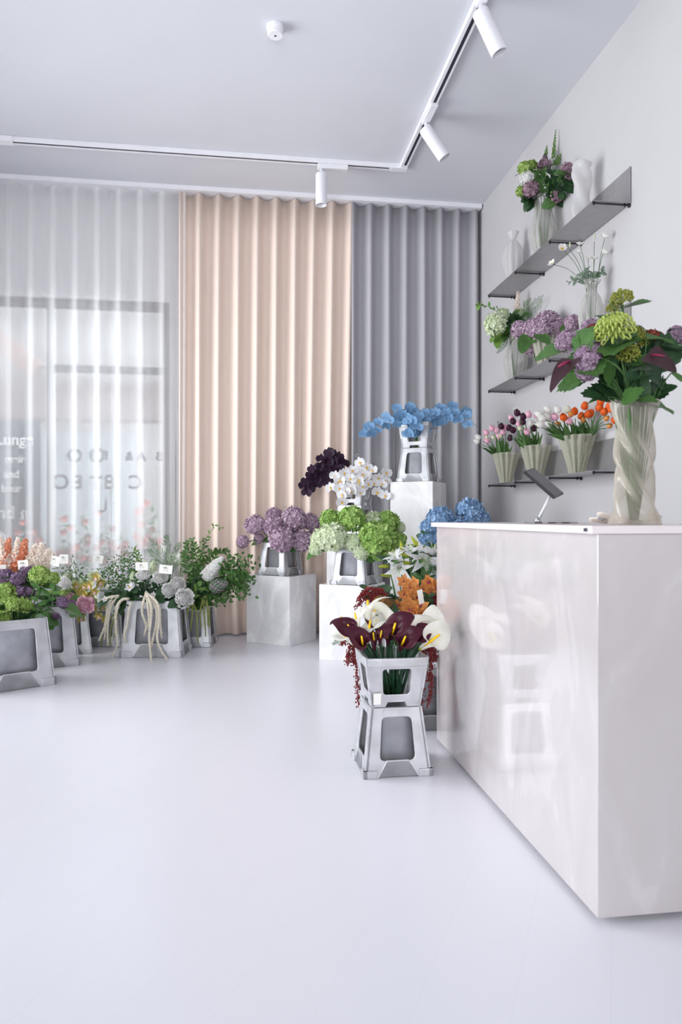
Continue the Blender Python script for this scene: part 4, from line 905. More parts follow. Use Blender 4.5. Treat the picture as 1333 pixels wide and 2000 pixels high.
branch(RA, 'leafy_stem', 'foliage', 'leafy green stem', 'front bucket under the lime hydrangea', [Z1(500, 980), Z1(560, 820), Z1(640, 660)], 4.76, M_LEAF, 12, .08, spread=1.2)
branch(RA, 'leafy_stem', 'foliage', 'leafy green stem', 'front bucket under the lime hydrangea', [Z1(330, 980), Z1(300, 900), Z1(260, 800)], 4.74, M_LEAFD, 12, .085, spread=1.2)
branch(RA, 'leafy_stem', 'foliage', 'leafy green stem', 'front bucket under the lime hydrangea', [Z1(180, 1000), Z1(140, 900), Z1(120, 800)], 4.78, M_LEAFD, 12, .085, spread=1.2)
branch(RB, 'leafy_stem', 'foliage', 'dark leafy stem', 'bucket with the pink peony', [Z1(700, 930), Z1(680, 840), Z1(650, 760)], 5.26, M_LEAFD, 14, .085, spread=1.2)
branch(RB, 'leafy_stem', 'foliage', 'dark leafy stem', 'bucket with the pink peony', [Z1(800, 930), Z1(780, 860), Z1(880, 760)], 5.36, M_LEAFD, 14, .085, spread=1.2)
branch(RB, 'leafy_stem', 'foliage', 'dark leafy stem', 'bucket with the pink peony', [Z1(620, 930), Z1(560, 880), Z1(560, 760)], 5.2, M_LEAFD, 14, .085, spread=1.2)
# fine foliage with tiny pink and blue flowers, and the middle buckets
Z8 = zm(180, 1010, .24); W_ = 'bucket behind cream amaranth'
M_TINYP = pm('petal_tiny_pink', (232, 190, 206), (214, 160, 184)); M_TINYB = pm('petal_tiny_blue', (140, 160, 206), (170, 180, 214))
for i, (pts, dm) in enumerate((([(240, 560), (200, 480), (150, 430), (110, 400)], M_TINYP), ([(260, 560), (250, 450), (230, 380), (200, 340)], M_TINYP), ([(280, 560), (300, 440), (290, 340), (290, 270)], M_TINYP), ([(260, 580), (180, 520), (110, 480), (70, 470)], M_TINYB), ([(300, 580), (330, 480), (320, 400), (310, 330)], M_TINYB), ([(250, 600), (190, 560), (130, 540), (100, 520)], M_TINYP))):
    branch(RD, 'filler_sprig', 'foliage', 'sprig of tiny ' + ('pink' if dm is M_TINYP else 'blue')+' flowers', W_, [Z8(*q) for q in pts], 6.02-.03*i, M_LEAF, 110, .03, dots=dm, fluff=.035)
for pts in ([(330, 560), (350, 440), (360, 330), (350, 250)], [(340, 560), (370, 450), (390, 360), (380, 290)]):
    branch(RD, 'leafy_stem', 'foliage', 'light green leafy sprig', W_, [Z8(*q) for q in pts], 6.05, M_LEAFL, 30, .05, spread=1.2)
branch(RC, 'filler_sprig', 'foliage', 'fine green leafy sprig', 'back of the yellow green orchids', [Z1(980, 600), Z1(920, 500), Z1(850, 440)], 5.9, M_LEAF, 100, .03, fluff=.05, dots=M_TINYP)
branch(RC, 'filler_sprig', 'foliage', 'fine green leafy sprig', 'back of the yellow green orchids', [Z1(860, 620), Z1(780, 520), Z1(700, 470)], 5.9, M_LEAF, 100, .03, fluff=.05)
branch(RC, 'filler_sprig', 'foliage', 'slender pink twig', 'back of the yellow green orchids', [Z1(900, 500), Z1(870, 400), Z1(845, 330), Z1(860, 250)], 5.9, M_LEAFL, 14, .014, dots=P_PINK[0])
W_ = 'bucket of white roses'; D = 5.58; s_ = .24*D/1400
many(RE, 'white_peony', 'peony', 'white peony', W_, D, s_, PEO_W, [(742, 665, 78, -.16), (620, 600, 62, -.08), (697, 548, 60, -.02), (425, 480, 62, .05), (550, 505, 58, 0)], Z8, hname='peony_head', leaves=('hydd', 2, .10), cam_=.8)
many(RE, 'white_jasmine', 'flower', 'small white star flower', W_, D, s_, [orchid_head('star_bloom', (P_WHITE[0], P_WHITE[0], M_YEL), 'cym', 7)], [(135, 580, 45, .1), (310, 575, 52), (330, 560, 40, .02), (110, 670, 34, -.05), (500, 632, 30, -.05)], Z8, hname='star_bloom', leaves=('hydd', 2, .10), cam_=.8)
many(RE, 'white_delphinium', 'flower', 'cream blossom cone', W_, 5.72, s_, C_CRM, [(495, 460, 46), (430, 420, 30), (330, 520, 34)], Z8, hname='blossom_cone', lean=(.02, -.2, 1), leaves=('hyd', 1, .08), sink=0)
for pts in ([(300, 670), (220, 640), (120, 620)], [(340, 650), (350, 580), (330, 520)], [(430, 640), (440, 570), (430, 520)], [(520, 650), (530, 590), (560, 540)], [(600, 670), (560, 640), (520, 600)], [(280, 680), (230, 720), (215, 780)], [(250, 660), (160, 600), (90, 600)], [(660, 670), (640, 640), (600, 600)], [(470, 660), (400, 610), (390, 560)]):
    branch(RE, 'leafy_stem', 'foliage', 'dark leafy stem', W_, [Z8(*q) for q in pts], 5.6, M_LEAFD, 13, .095, spread=1.25, up=.5)
W_ = 'bucket of white roses'
tassel(RE, 'cream amaranth bunch', W_, [[(Z8(440, 612)), Z8(415, 700)+(-.05,), Z8(408, 780)+(-.06,), Z8(440, 880)+(-.06,), Z8(425, 965)+(-.06,)], [Z8(440, 612), Z8(455, 720)+(-.06,), Z8(462, 820)+(-.07,), Z8(456, 905)+(-.07,)], [Z8(440, 612), Z8(480, 720)+(-.08,), Z8(478, 840)+(-.08,), Z8(465, 960)+(-.09,), Z8(475, 1100)+(-.09,), Z8(484, 1185)+(-.09,)],
    [Z8(440, 612), Z8(520, 740)+(-.06,), Z8(520, 880)+(-.06,), Z8(490, 1010)+(-.06,), Z8(478, 1075)+(-.06,)], [Z8(440, 612), Z8(530, 700)+(-.07,), Z8(545, 830)+(-.07,), Z8(530, 980)+(-.08,), Z8(560, 1080)+(-.1,), Z8(615, 1165)+(-.12,)], [Z8(440, 612), Z8(540, 720)+(-.05,), Z8(555, 860)+(-.05,), Z8(566, 985)+(-.05,)]], 5.46, M_AMW, .0095)
tassel(RE, 'cream amaranth bunch', W_, [[Z8(215, 640), Z8(170, 655), Z8(130, 730), Z8(115, 860), Z8(100, 1000)], [Z8(215, 640), Z8(160, 720), Z8(130, 860), Z8(128, 1045)], [Z8(215, 640), Z8(150, 650), Z8(100, 670), Z8(60, 690)], [Z8(215, 640), Z8(140, 740), Z8(100, 900), Z8(55, 1005)]], 5.56, M_AMW, .0095)
tassel(RE, 'cream amaranth bunch', W_, [[Z8(295, 665), Z8(235, 680), Z8(200, 760), Z8(195, 900), Z8(205, 1030), Z8(160, 1150)], [Z8(295, 665), Z8(250, 670), Z8(205, 720), Z8(190, 800), Z8(190, 960)]], 5.5, M_AMW, .0095)
tassel(RE, 'cream amaranth bunch', W_, [[Z8(322, 690), Z8(300, 760), Z8(285, 870), Z8(265, 950), Z8(272, 1025)]], 5.44, M_AMW, .009)
tassel(RD, 'green amaranth bunch', 'bucket behind cream amaranth', [[Z8(215, 760), Z8(170, 850), Z8(150, 950), Z8(150, 1050)], [Z8(215, 760), Z8(190, 880), Z8(175, 1000)], [Z8(215, 760), Z8(120, 850), Z8(80, 960), Z8(75, 1050)]], 5.72, M_AMG, .006)
W_ = 'bucket beside the lilac pedestal'
tassel(RF, 'green amaranth bunch', W_, [[Z8(820, 690), Z8(780, 760), Z8(770, 900), Z8(775, 1000)], [Z8(820, 690), Z8(815, 800), Z8(800, 930)], [Z8(820, 690), Z8(850, 780), Z8(855, 900), Z8(865, 1030)], [Z8(820, 690), Z8(750, 800), Z8(745, 880)]], 5.82, M_AMG, .007)
tassel(RF, 'green amaranth bunch', W_, [[Z8(900, 660), Z8(930, 650), Z8(940, 760), Z8(945, 880)], [Z8(900, 660), Z8(880, 780), Z8(890, 900)], [Z8(900, 660), Z8(915, 800), Z8(925, 970)], [Z8(900, 660), Z8(950, 760), Z8(955, 900)]], 5.85, M_AMG, .007)
many(RF, 'white_delphinium', 'flower', 'large white blossom cone', W_, 5.88, .24*5.9/1400, C_WHT, [(925, 500, 92)], Z8, hname='blossom_cone', lean=(.62, -.15, .8), leaves=('hyd', 1, .1), sink=0, own='large white blossom cone leaning beside the ivy and artichoke')
many(RF, 'artichoke', 'artichoke', 'green artichoke head', W_, 5.8, .24*5.9/1400, ART, [(1000, 570, 80)], Z8, hname='artichoke_head', lean=(.85, -.25, .3), leaves=('spot', 1, .1))
for pts in ([(800, 560), (830, 420), (800, 300), (770, 200)], [(820, 560), (850, 400), (840, 270), (810, 180)], [(840, 540), (880, 400), (900, 300), (920, 180)], [(850, 540), (900, 420), (960, 300), (1010, 280)], [(850, 560), (930, 420), (1020, 300), (1100, 270)], [(810, 600), (780, 450), (760, 340), (740, 280)]):
    branch(RF, 'eucalyptus_branch', 'foliage', 'upright round leaved branch', W_, [Z8(*q) for q in pts], 6.02, M_LEAF, 46, .062, spread=1.2)
branch(RF, 'ivy_tendril', 'foliage', 'thin ivy tendril', W_, [Z8(860, 500), Z8(890, 350), Z8(880, 230), Z8(960, 130), Z8(1000, 70), Z8(1065, 95)], 6.0, M_LEAFL, 22, .04, spread=1.2, own='thin ivy tendril reaching highest against the blush curtain')
for i, pts in enumerate(([(900, 620), (1050, 480), (1180, 400), (1290, 370)], [(900, 640), (1080, 520), (1190, 480), (1270, 440)], [(900, 640), (1060, 560), (1150, 540), (1220, 560)], [(880, 640), (1020, 560), (1100, 430), (1160, 360)], [(900, 650), (1080, 560), (1180, 560), (1200, 600)], [(880, 600), (1020, 560), (1060, 600), (1045, 650)])):
    branch(RF, 'ivy_branch', 'foliage', 'bushy ivy branch', W_, [Z8(*q) for q in pts], 5.9+.03*(i % 3), M_LEAF, 150, .056, fluff=.05, spread=1.2)
for pts in ([(830, 660), (850, 560), (870, 480)], [(760, 680), (790, 600), (800, 540)], [(860, 640), (900, 600), (880, 570)]):
    branch(RF, 'leafy_stem', 'foliage', 'dark leafy stem', W_, [Z8(*q) for q in pts], 5.86, M_LEAFD, 16, .085, spread=1.2)
branch(RF, 'leafy_stem', 'foliage', 'pale leafy stem', W_, [Z8(820, 640), Z8(850, 600), Z8(880, 560)], 5.78, M_LEAFL, 7, .09, spread=1.1, own='short stem of pale oval leaves between white peony and artichoke')
W_ = 'bucket of white roses'
for pts in ([(640, 420), (600, 330), (530, 250), (460, 165)], [(640, 400), (620, 290), (610, 200), (605, 145)], [(630, 420), (570, 360), (510, 310), (455, 260)], [(660, 420), (660, 330), (690, 260), (720, 210)], [(660, 440), (700, 380), (740, 330), (760, 280)], [(700, 540), (720, 470), (745, 420), (790, 360)], [(640, 440), (580, 400), (520, 370), (480, 360)]):
    fern(RE, 'feathery green fern frond', W_, [Z8(*q) for q in pts], 5.76, L=.075)

# ================================================================ orchids
Z4 = zm(570, 870, .165); W_ = 'collar above green hydrangeas'
for pts, nh, dd in (([(640, 560), (680, 430), (740, 320), (840, 230), (950, 215)], 8, 0), ([(640, 560), (640, 440), (590, 360), (540, 370), (500, 440), (530, 600)], 8, -.04), ([(660, 580), (700, 450), (780, 360), (840, 400), (880, 500)], 7, -.08), ([(680, 580), (780, 450), (900, 360), (1020, 330), (1120, 370), (1190, 450)], 8, 0),
        ([(680, 580), (820, 440), (940, 400), (1040, 450), (1060, 560), (1095, 640)], 7, -.04), ([(640, 580), (640, 490), (620, 500), (610, 580), (660, 680)], 6, -.1), ([(660, 580), (720, 500), (770, 540), (785, 610)], 3, -.1)):
    spray(BW, 'white_orchid', 'orchid', 'white orchid spray', W_, [Z4(*q)+(dd,) for q in pts], 6.02, O_WHT, .053, nh, bud=OBUD if nh > 7 else None, nb=2)
for pts, nh in (([(640, 500), (620, 330), (540, 160), (440, 130), (340, 200), (250, 330), (180, 480), (200, 600)], 13), ([(640, 500), (600, 380), (520, 250), (420, 240), (330, 300), (230, 400), (150, 520), (130, 620)], 13), ([(650, 500), (630, 300), (560, 180), (480, 110), (380, 150)], 9), ([(640, 500), (560, 380), (440, 330), (340, 360), (240, 440)], 10), ([(640, 520), (540, 420), (400, 400), (280, 430)], 8)):
    spray(BW, 'plum_orchid', 'orchid', 'dark plum orchid spray', W_, [Z4(*q) for q in pts], 6.16, O_DRK, .052, nh, bud=OBUD if nh > 12 else None, nb=4)
Z3 = zm(690, 770, .1875); W_ = 'collar on the tallest pedestal'
for pts, nh, dd in (([(600, 420), (540, 250), (430, 230), (320, 290), (220, 330), (160, 400), (110, 480)], 12, 0), ([(610, 420), (600, 250), (540, 170), (470, 170), (420, 260), (420, 340)], 9, -.05), ([(630, 420), (650, 280), (640, 240), (600, 320), (640, 390)], 8, -.1), ([(620, 420), (640, 250), (600, 160), (540, 130)], 7, .05),
        ([(650, 420), (700, 280), (760, 220), (850, 260), (930, 330)], 9, 0), ([(660, 430), (760, 300), (860, 220), (960, 220), (1060, 220), (1180, 260), (1290, 330)], 12, .0), ([(660, 430), (780, 280), (880, 190), (980, 150), (1080, 160), (1210, 230)], 9, .05), ([(640, 430), (700, 320), (680, 260), (720, 230)], 6, .02)):
    spray(BB, 'blue_orchid', 'orchid', 'blue orchid spray', W_, [Z3(*q)+(dd,) for q in pts], 5.92, O_BLUE, .051, nh, m_=M_STEM, bud=OBUD if nh > 11 else None, nb=4)

# ================================================================ lilies, orange orchids, amaranth
Zl = zm(740, 1040, .11); W_ = 'bucket behind the orange orchids'
for x, y, sz, dr in ((375, 640, .085, (-.35, -.75, -.25)), (790, 480, .10, (.05, -.95, .2)), (290, 440, .07, (-.5, -.3, .8)), (570, 330, .075, (-.1, -.2, .9)), (1030, 640, .085, (.5, -.7, .1)), (960, 330, .07, (.3, -.1, .9))):
    flower(BI, 'lily', 'lily', 'white lily', W_, *Zl(x, y), 4.3, LIL, sz, 'lily_bloom', lean=dr, leaves=('longd', 2, .16), stem=(.004, None), sink=.3, slack=.25)
for x, y, dr in ((560, 425, (-.9, -.2, .25)), (570, 550, (-.95, -.2, .15)), (190, 600, (-1, -.2, 0)), (230, 765, (-1, -.2, .05)), (440, 350, (-.3, -.2, .9)), (690, 250, (-.5, 0, .85)), (760, 270, (-.6, 0, .6))):
    flower(BI, 'lily_bud', 'lily', 'closed green lily bud', W_, *Zl(x, y), 4.36, BUD, .045, 'bud', lean=dr, leaves=('long', 1, .12), sink=-.1)
for pts in ([(600, 900), (580, 760), (600, 640)], [(700, 900), (720, 760), (700, 650)], [(820, 900), (840, 760), (900, 640)]):
    branch(BI, 'leafy_stem', 'foliage', 'dark leafy stem', W_, [Zl(*q) for q in pts], 4.4, M_LEAFD, 14, .10, spread=1.2)
fern(BI, 'green fern frond', W_, [Zl(800, 900), Zl(840, 700), Zl(890, 430)], 4.22, L=.06); fern(BI, 'green fern frond', W_, [Zl(820, 900), Zl(900, 760), Zl(1010, 600)], 4.24, L=.06)
fern(BI, 'green fern frond', W_, [Zl(780, 950), Zl(700, 820), Zl(600, 740)], 4.2, L=.05)
W_ = 'bucket behind the callas'
for pts, nh, dd in (([(600, 1500), (560, 1400), (470, 1300), (420, 1200)], 5, -.1), ([(640, 1500), (620, 1300), (560, 1120), (500, 980), (540, 860)], 7, 0), ([(700, 1500), (700, 1380), (600, 1380), (540, 1420)], 4, -.12), ([(760, 1500), (800, 1200), (860, 1000), (960, 930), (1000, 850)], 7, .05), ([(720, 1500), (700, 1200), (680, 1000), (740, 880)], 5, .08), ([(780, 1500), (800, 1420), (850, 1350)], 2, -.1), ([(700, 1480), (640, 1280), (600, 1120)], 4, -.06)):
    spray(BO, 'orange_orchid', 'orchid', 'orange orchid spray', W_, [Zl(*q)+(dd,) for q in pts], 3.66, O_CO, .050, nh, m_=M_STEM, jit=.8)
many(BO, 'wine_hydrangea', 'hydrangea', 'wine red hydrangea', W_, 3.66, .11*3.66/1400, H_WIN, [(1010, 1200, 115, 0), (900, 1420, 100, .05), (1040, 1330, 90), (20, 1080, 90, .02), (830, 1500, 80)], Zl, hname='hydrangea_head', leaves=('lobed', 1, .08))
Zc = zm(650, 1130, .18)
flower(BO, 'bronze_spider_mum', 'chrysanthemum', 'bronze spider chrysanthemum', W_, *Zc(525, 265), 3.52, MUM_B, .042, 'spider_mum_head', leaves=('lobed', 1, .08), cam_=.9)
flower(BO, 'bronze_spider_mum', 'chrysanthemum', 'bronze spider chrysanthemum', W_, *Zc(630, 290), 3.56, MUM_B, .034, 'spider_mum_head', leaves=('lobed', 1, .08), cam_=.9)
for pts in ([(560, 300), (620, 240), (660, 215)], [(420, 260), (400, 190), (380, 80)], [(500, 260), (480, 200), (470, 160)], [(1000, 330), (1030, 240), (1040, 190)], [(880, 330), (980, 300), (1030, 250)]):
    branch(BO, 'leafy_stem', 'foliage', 'dark leafy stem', W_, [Zc(*q) for q in pts], 3.6, M_LEAFD, 16, .06, spread=1.1)
tassel(BO, 'red amaranth bunch', W_, [[Zc(450, 240), Zc(430, 110), Zc(360, 130), Zc(310, 190), Zc(280, 250)], [Zc(450, 240), Zc(500, 120), Zc(540, 150), Zc(580, 190)], [Zc(450, 240), Zc(400, 160), Zc(330, 190)], [Zc(450, 240), Zc(470, 110), Zc(520, 190)], [Zc(450, 240), Zc(350, 230), Zc(250, 310)]], 3.55, M_BERRY, .0065, beads=True)
Zt = zm(620, 1040, .25)
tassel(BO, 'red amaranth bunch', W_, [[Zt(330, 800), Zt(265, 850), Zt(245, 950), Zt(243, 1035)], [Zt(330, 800), Zt(285, 860), Zt(280, 960), Zt(295, 1040)], [Zt(330, 800), Zt(295, 900), Zt(310, 1060), Zt(315, 1200), Zt(322, 1370)], [Zt(330, 800), Zt(240, 840), Zt(180, 880)]], 3.40, M_BERRY, .0065, beads=True)
tassel(BO, 'red amaranth bunch', W_, [[Zt(800, 880), Zt(800, 950), Zt(810, 1100), Zt(800, 1300), Zt(795, 1530)], [Zt(800, 880), Zt(830, 950), Zt(835, 1100), Zt(820, 1250), Zt(812, 1440)], [Zt(800, 880), Zt(880, 940), Zt(890, 1100), Zt(890, 1230), Zt(860, 1360)], [Zt(800, 880), Zt(870, 900), Zt(900, 1000), Zt(870, 1160)], [Zt(800, 880), Zt(850, 900), Zt(915, 920), Zt(925, 1000)]], 3.40, M_BERRY, .0065, beads=True)
fern(BO, 'green fern frond', W_, [Zc(200, 640), Zc(120, 650), Zc(0, 710)], 3.3, L=.035)

# ================================================================ calla lilies
W_ = 'front collar of callas'
def calla(x, y, dirn, L, dark, d, tip, own=None):
    px, py = Zc(x, y); p = at(px, py, d); cx_ = dirn[0]; D_ = (RT*dirn[0]+FW*dirn[1]+Vector((0, 0, dirn[2]))).normalized()
    a = p-D_*L*.52; B = BC; mo, (fx, fy) = mouth_of(B, a); ba = base_in(B, fx*.5+R_.uniform(-.4, .4), fy*.5+R_.uniform(-.4, .4), B['top']-.2)
    o = thing('dark_calla_lily' if dark else 'white_calla_lily', ba, '', 'calla lily'); reg(o, 'dark plum calla lily' if dark else 'white calla lily', W_, px, 'calla lily', own)
    add_stem(o, [ba]+bez(mo.lerp(ba, .3), mo+(mo-ba).normalized()*.03, a+D_*.008, 6), ba, .0068, M_STEMD)
    z = D_; xdir = RT*tip[0]+Vector((0, 0, 1))*tip[1]+FW*.45; xdir = (xdir-z*xdir.dot(z)).normalized(); yd = z.cross(xdir)   # the pointed side
    q = Matrix(((xdir.x, yd.x, z.x), (xdir.y, yd.y, z.y), (xdir.z, yd.z, z.z))).to_quaternion()
    link('spathe', CAL_D if dark else CAL_W, o, a-ba, q, (L, L, L)); return o
for q in ((190, 525, (-.30, -.62, .72), .118, True, 3.02, (-1, .3)), (330, 655, (-.02, -.72, .70), .125, True, 2.95, (-1, .35)), (660, 520, (.05, -.66, .74), .14, True, 2.99, (1, .35)), (770, 655, (.12, -.68, .72), .125, True, 2.95, (1, .3)), (490, 480, (-.1, -.05, .95), .115, True, 3.08, (-.6, 1)), (920, 605, (.25, -.5, .82), .12, True, 3.0, (1, .5)),
          (115, 425, (-.6, .2, .75), .10, True, 3.12, (-1, .4)), (880, 535, (.1, .2, .95), .09, True, 3.05, (1, .2)), (455, 615, (.0, -.2, .95), .10, True, 3.01, (-1, .4)), (520, 590, (.02, -.4, .9), .09, True, 2.99, (1, .3)), (600, 600, (0, -.2, .95), .09, True, 3.03, (-1, .3)), (1050, 425, (.35, .3, .8), .09, True, 3.14, (1, .3)),
          (365, 280, (-.10, .30, .95), .16, False, 3.12, (.7, 1)), (235, 410, (-.30, .1, .92), .135, False, 3.1, (.6, 1)), (390, 490, (.10, .0, .98), .145, False, 3.05, (1, .7)), (640, 385, (.15, .66, .66), .15, False, 3.10, (-1, .3)), (880, 435, (.30, .60, .66), .15, False, 3.06, (1, .2)), (1100, 500, (.35, -.50, .78), .15, False, 3.06, (.3, 1)), (1120, 640, (.62, -.50, .58), .155, False, 2.98, (1, .7)), (115, 590, (-.62, -.1, .7), .11, False, 3.08, (-1, .3)), (455, 330, (.3, .1, .9), .11, False, 3.13, (1, .8)), (790, 545, (-.1, -.1, .95), .11, False, 3.05, (-1, .4))):
    calla(q[0], q[1], q[2], q[3]*1.12, *q[4:])
for i in range(15):
    px = 716+i*6.8; ba = base_in(BC, R_.uniform(-.6, .6), R_.uniform(-.6, .6), BC['top']-.2); p = at(px, 1262+R_.uniform(-6, 12), 3.04+R_.uniform(-.06, .08))
    o = thing('calla_leaf', ba, '', 'calla leaf'); reg(o, 'rolled dark green calla leaf', W_, px, 'calla leaf'); add_stem(o, [ba, ba.lerp(p, .6), p], ba, .0085, M_STEMD, 'leaf_sheath', .003)

# ================================================================ shelf flowers
Zs = zm(990, 250, .2026); W_ = 'bouquet on the top shelf'; D = V2['c'].dot(FW); s_ = .2026*D/1400
many(V2, 'hydrangea', 'hydrangea', 'lime hydrangea', W_, D, s_, H_LIM, [(170, 385, 58, -.03), (240, 360, 50, .03), (135, 610, 45)], Zs, hname='hydrangea_head', leaves=('hydl', 2, .1))
many(V2, 'snowball_flower', 'flower', 'white ball bloom', W_, D, s_, H_WHT, [(192, 485, 66, -.05)], Zs, leaves=('hyd', 1, .1))
many(V2, 'lilac_flower', 'lilac', 'dusky purple lilac bloom', W_, D, s_, H_MAU, [(365, 365, 62, .02), (232, 590, 68, -.08), (590, 395, 54), (612, 450, 40, .02), (490, 660, 50, .05)], Zs, hname='lilac_head', leaves=('hyd', 2, .1))
many(V2, 'lilac_flower', 'lilac', 'pink purple lilac tip', W_, D, s_, C_PUR, [(372, 320, 40, .03)], Zs, hname='lilac_cone', lean=(0, 0, 1), leaves=('hyd', 0, 0), sink=0)
for a, b in (((450, 300), (475, 10)), ((380, 260), (390, 165)), ((480, 360), (548, 210)), ((460, 350), (500, 255)), ((270, 360), (262, 300))):
    pa, pb = at(*Zs(*a), D), at(*Zs(*b), D); flower(V2, 'tall_green_spire', 'flower', 'slender green spire', W_, *Zs(*a), D, SPK_G, 1, 'budding_spike', lean=(pb-pa).normalized(), scale3=(.13, .13, (pb-pa).length), leaves=('hyd', 0, 0), sink=0, stem=(.0018, None))
for pts in ([(330, 680), (330, 560), (330, 430)], [(360, 690), (400, 560), (440, 440)], [(390, 690), (460, 600), (540, 480)], [(400, 690), (480, 640), (570, 580)], [(300, 690), (260, 680), (180, 670)], [(330, 690), (290, 600), (270, 430)], [(380, 690), (420, 620), (410, 520)], [(420, 690), (560, 560), (610, 500)], [(300, 700), (220, 700), (190, 710)]):
    branch(V2, 'leafy_stem', 'foliage', 'green leafy stem', W_, [Zs(*q) for q in pts], D, M_LEAF if pts[0][0] % 20 else M_LEAFD, 15, .10, spread=1.1)
branch(V2, 'filler_sprig', 'foliage', 'sprig of tiny white flowers', W_, [Zs(370, 600), Zs(360, 500), Zs(450, 300)], D-.1, M_LEAFL, 24, .018, dots=P_WHITE[0], fluff=.03)
Zq = zm(930, 560, .1876); W_ = 'bouquet nearest the curtain corner'; D = V4['c'].dot(FW); s_ = .1876*D/1400
many(V4, 'hydrangea', 'hydrangea', 'pale green hydrangea', W_, D, s_, H_PAL, [(205, 385, 108, -.08), (280, 300, 75, 0), (460, 280, 60, .08)], Zq, hname='hydrangea_head', leaves=('hydl', 1, .14))
for pts, lf, n, L in (([(300, 480), (290, 320), (180, 230), (60, 190), (15, 195)], M_LEAFL, 22, .06), ([(330, 490), (350, 380), (380, 280)], M_LEAF, 16, .10), ([(340, 490), (400, 380), (470, 300)], M_LEAF, 16, .10), ([(340, 500), (300, 420), (320, 330)], M_LEAFD, 16, .11), ([(320, 500), (230, 520), (170, 560)], M_LEAFL, 9, .14), ([(350, 500), (410, 420), (400, 340)], M_LEAFD, 16, .1)):
    branch(V4, 'leafy_stem', 'foliage', 'green leafy branch', W_, [Zq(*q) for q in pts], D, lf, n, L, spread=1.1)
for pts in ([(400, 480), (520, 300), (620, 160), (705, 90)], [(400, 480), (540, 320), (640, 220), (690, 130)], [(400, 480), (500, 280), (520, 180), (575, 120)], [(330, 540), (300, 600), (220, 690)]): fern(V4, 'feathery asparagus frond', W_, [Zq(*q) for q in pts], D+.03, L=.06)
pa, pb = at(*Zq(430, 280), D), at(*Zq(440, 50), D); flower(V4, 'tall_green_spire', 'flower', 'slender white budded sprig', W_, *Zq(430, 280), D, SPK_W, 1, 'budding_spike', lean=(pb-pa).normalized(), scale3=(.12, .12, (pb-pa).length), leaves=('hyd', 0, 0), sink=0, stem=(.0018, None))
W_ = 'fluted vase on the middle shelf'; D = V5['c'].dot(FW); s_ = .1876*D/1400
many(V5, 'hydrangea', 'hydrangea', 'lilac hydrangea', W_, D, s_, H_LIL, [(450, 440, 86, .1), (590, 430, 90, -.04), (740, 380, 128, 0), (830, 420, 100, -.04), (690, 440, 100, -.1), (1005, 375, 74, .12), (560, 640, 66, .12)], Zq, hname='hydrangea_head', leaves=('hyd', 1, .12))
D = V5['c'].dot(FW)
for x, y, dr in ((520, 560, (-.3, -.4, -.8)), (620, 560, (.2, -.6, -.3))): add_leaf(REG[-1][0], 'hyd', at(*Zq(x, y-60), D-.12), Vector(dr), .15, (0, -1, .3), REG[-1][0].location)
Zp = zm(920, 240, .31); W_ = 'pinched vase of poppies'; D = V6['c'].dot(FW); s_ = .31*D/1400
for x, y, r, dr in ((575, 795, 38, (-.2, -.9, .25)), (515, 890, 30, (-.7, -.3, .5)), (690, 770, 32, (-.1, -.3, .9)), (845, 725, 34, (.3, -.35, .8)), (835, 825, 30, (.5, -.2, .7)), (685, 820, 28, (-.1, -.1, .9)), (780, 860, 26, (.1, -.2, .9)), (740, 860, 26, (-.2, -.4, .8))):
    flower(V6, 'cream_poppy', 'poppy', 'cream poppy', W_, *Zp(x, y), D, POP, r*s_*.8, 'poppy_head', lean=dr, leaves=('grey', 0, 0), stem=(.0016, None), sink=0, slack=.5)
for x, y in ((625, 785), (780, 735)): flower(V6, 'poppy_bud', 'poppy', 'closed poppy bud', W_, *Zp(x, y), D, POPB, .022, 'bud', lean=(0, 0, 1), leaves=('grey', 0, 0), stem=(.0016, None), sink=.6)
for pts in ([(740, 1010), (740, 960), (735, 920)], [(750, 1010), (790, 960), (840, 930)], [(735, 1010), (690, 985), (610, 1005)], [(760, 1020), (770, 980), (780, 950)], [(740, 1020), (715, 980), (700, 950)]):
    branch(V6, 'poppy_leaf', 'foliage', 'grey green poppy leaf', W_, [Zp(*q) for q in pts], D, M_LEAFG, 9, .05, spread=.8)
Zu = zm(920, 780, .225)
TU = (('pink tulip fan vase', FV[0], (('white', 85, 345), ('white', 75, 380), ('pale', 150, 345), ('pink', 150, 310), ('pink', 195, 275), ('pink', 232, 295), ('pink', 283, 315), ('pink', 160, 378), ('plum', 270, 262), ('plum', 330, 275), ('pink', 302, 275), ('plum', 335, 362), ('pale', 207, 345), ('pale', 230, 350), ('pale', 265, 340), ('pink', 250, 350))),
      ('plum tulip fan vase', FV[1], (('plum', 415, 145), ('plum', 385, 215), ('plum', 465, 178), ('plum', 465, 222), ('plum', 385, 285), ('plum', 590, 250), ('pink', 370, 190), ('pink', 510, 160), ('pink', 575, 180), ('pink', 500, 303), ('pink', 432, 238), ('white', 525, 235), ('white', 570, 210), ('pale', 440, 270), ('plum', 550, 280))),
      ('orange tulip fan vase', FV[2], (('white', 615, 148), ('white', 690, 115), ('white', 770, 115), ('cream', 850, 122), ('white', 645, 185), ('white', 685, 170), ('white', 630, 232), ('white', 708, 230), ('pink', 752, 178), ('pink', 865, 215), ('red', 905, 135), ('red', 820, 180), ('red', 982, 92), ('red', 1025, 155), ('red', 955, 172), ('red', 1115, 48), ('red', 1100, 100), ('red', 1142, 132), ('red', 1190, 80), ('amber', 1165, 180), ('amber', 970, 202), ('amber', 875, 155), ('amber', 780, 230), ('amber', 1190, 240), ('red', 1235, 195), ('red', 1005, 160), ('red', 1205, 105))))
LK = {'white': 'white tulip', 'pale': 'pale green tulip bud', 'pink': 'pink tulip', 'plum': 'dark plum tulip', 'cream': 'cream tulip', 'red': 'orange red tulip', 'amber': 'amber tulip'}
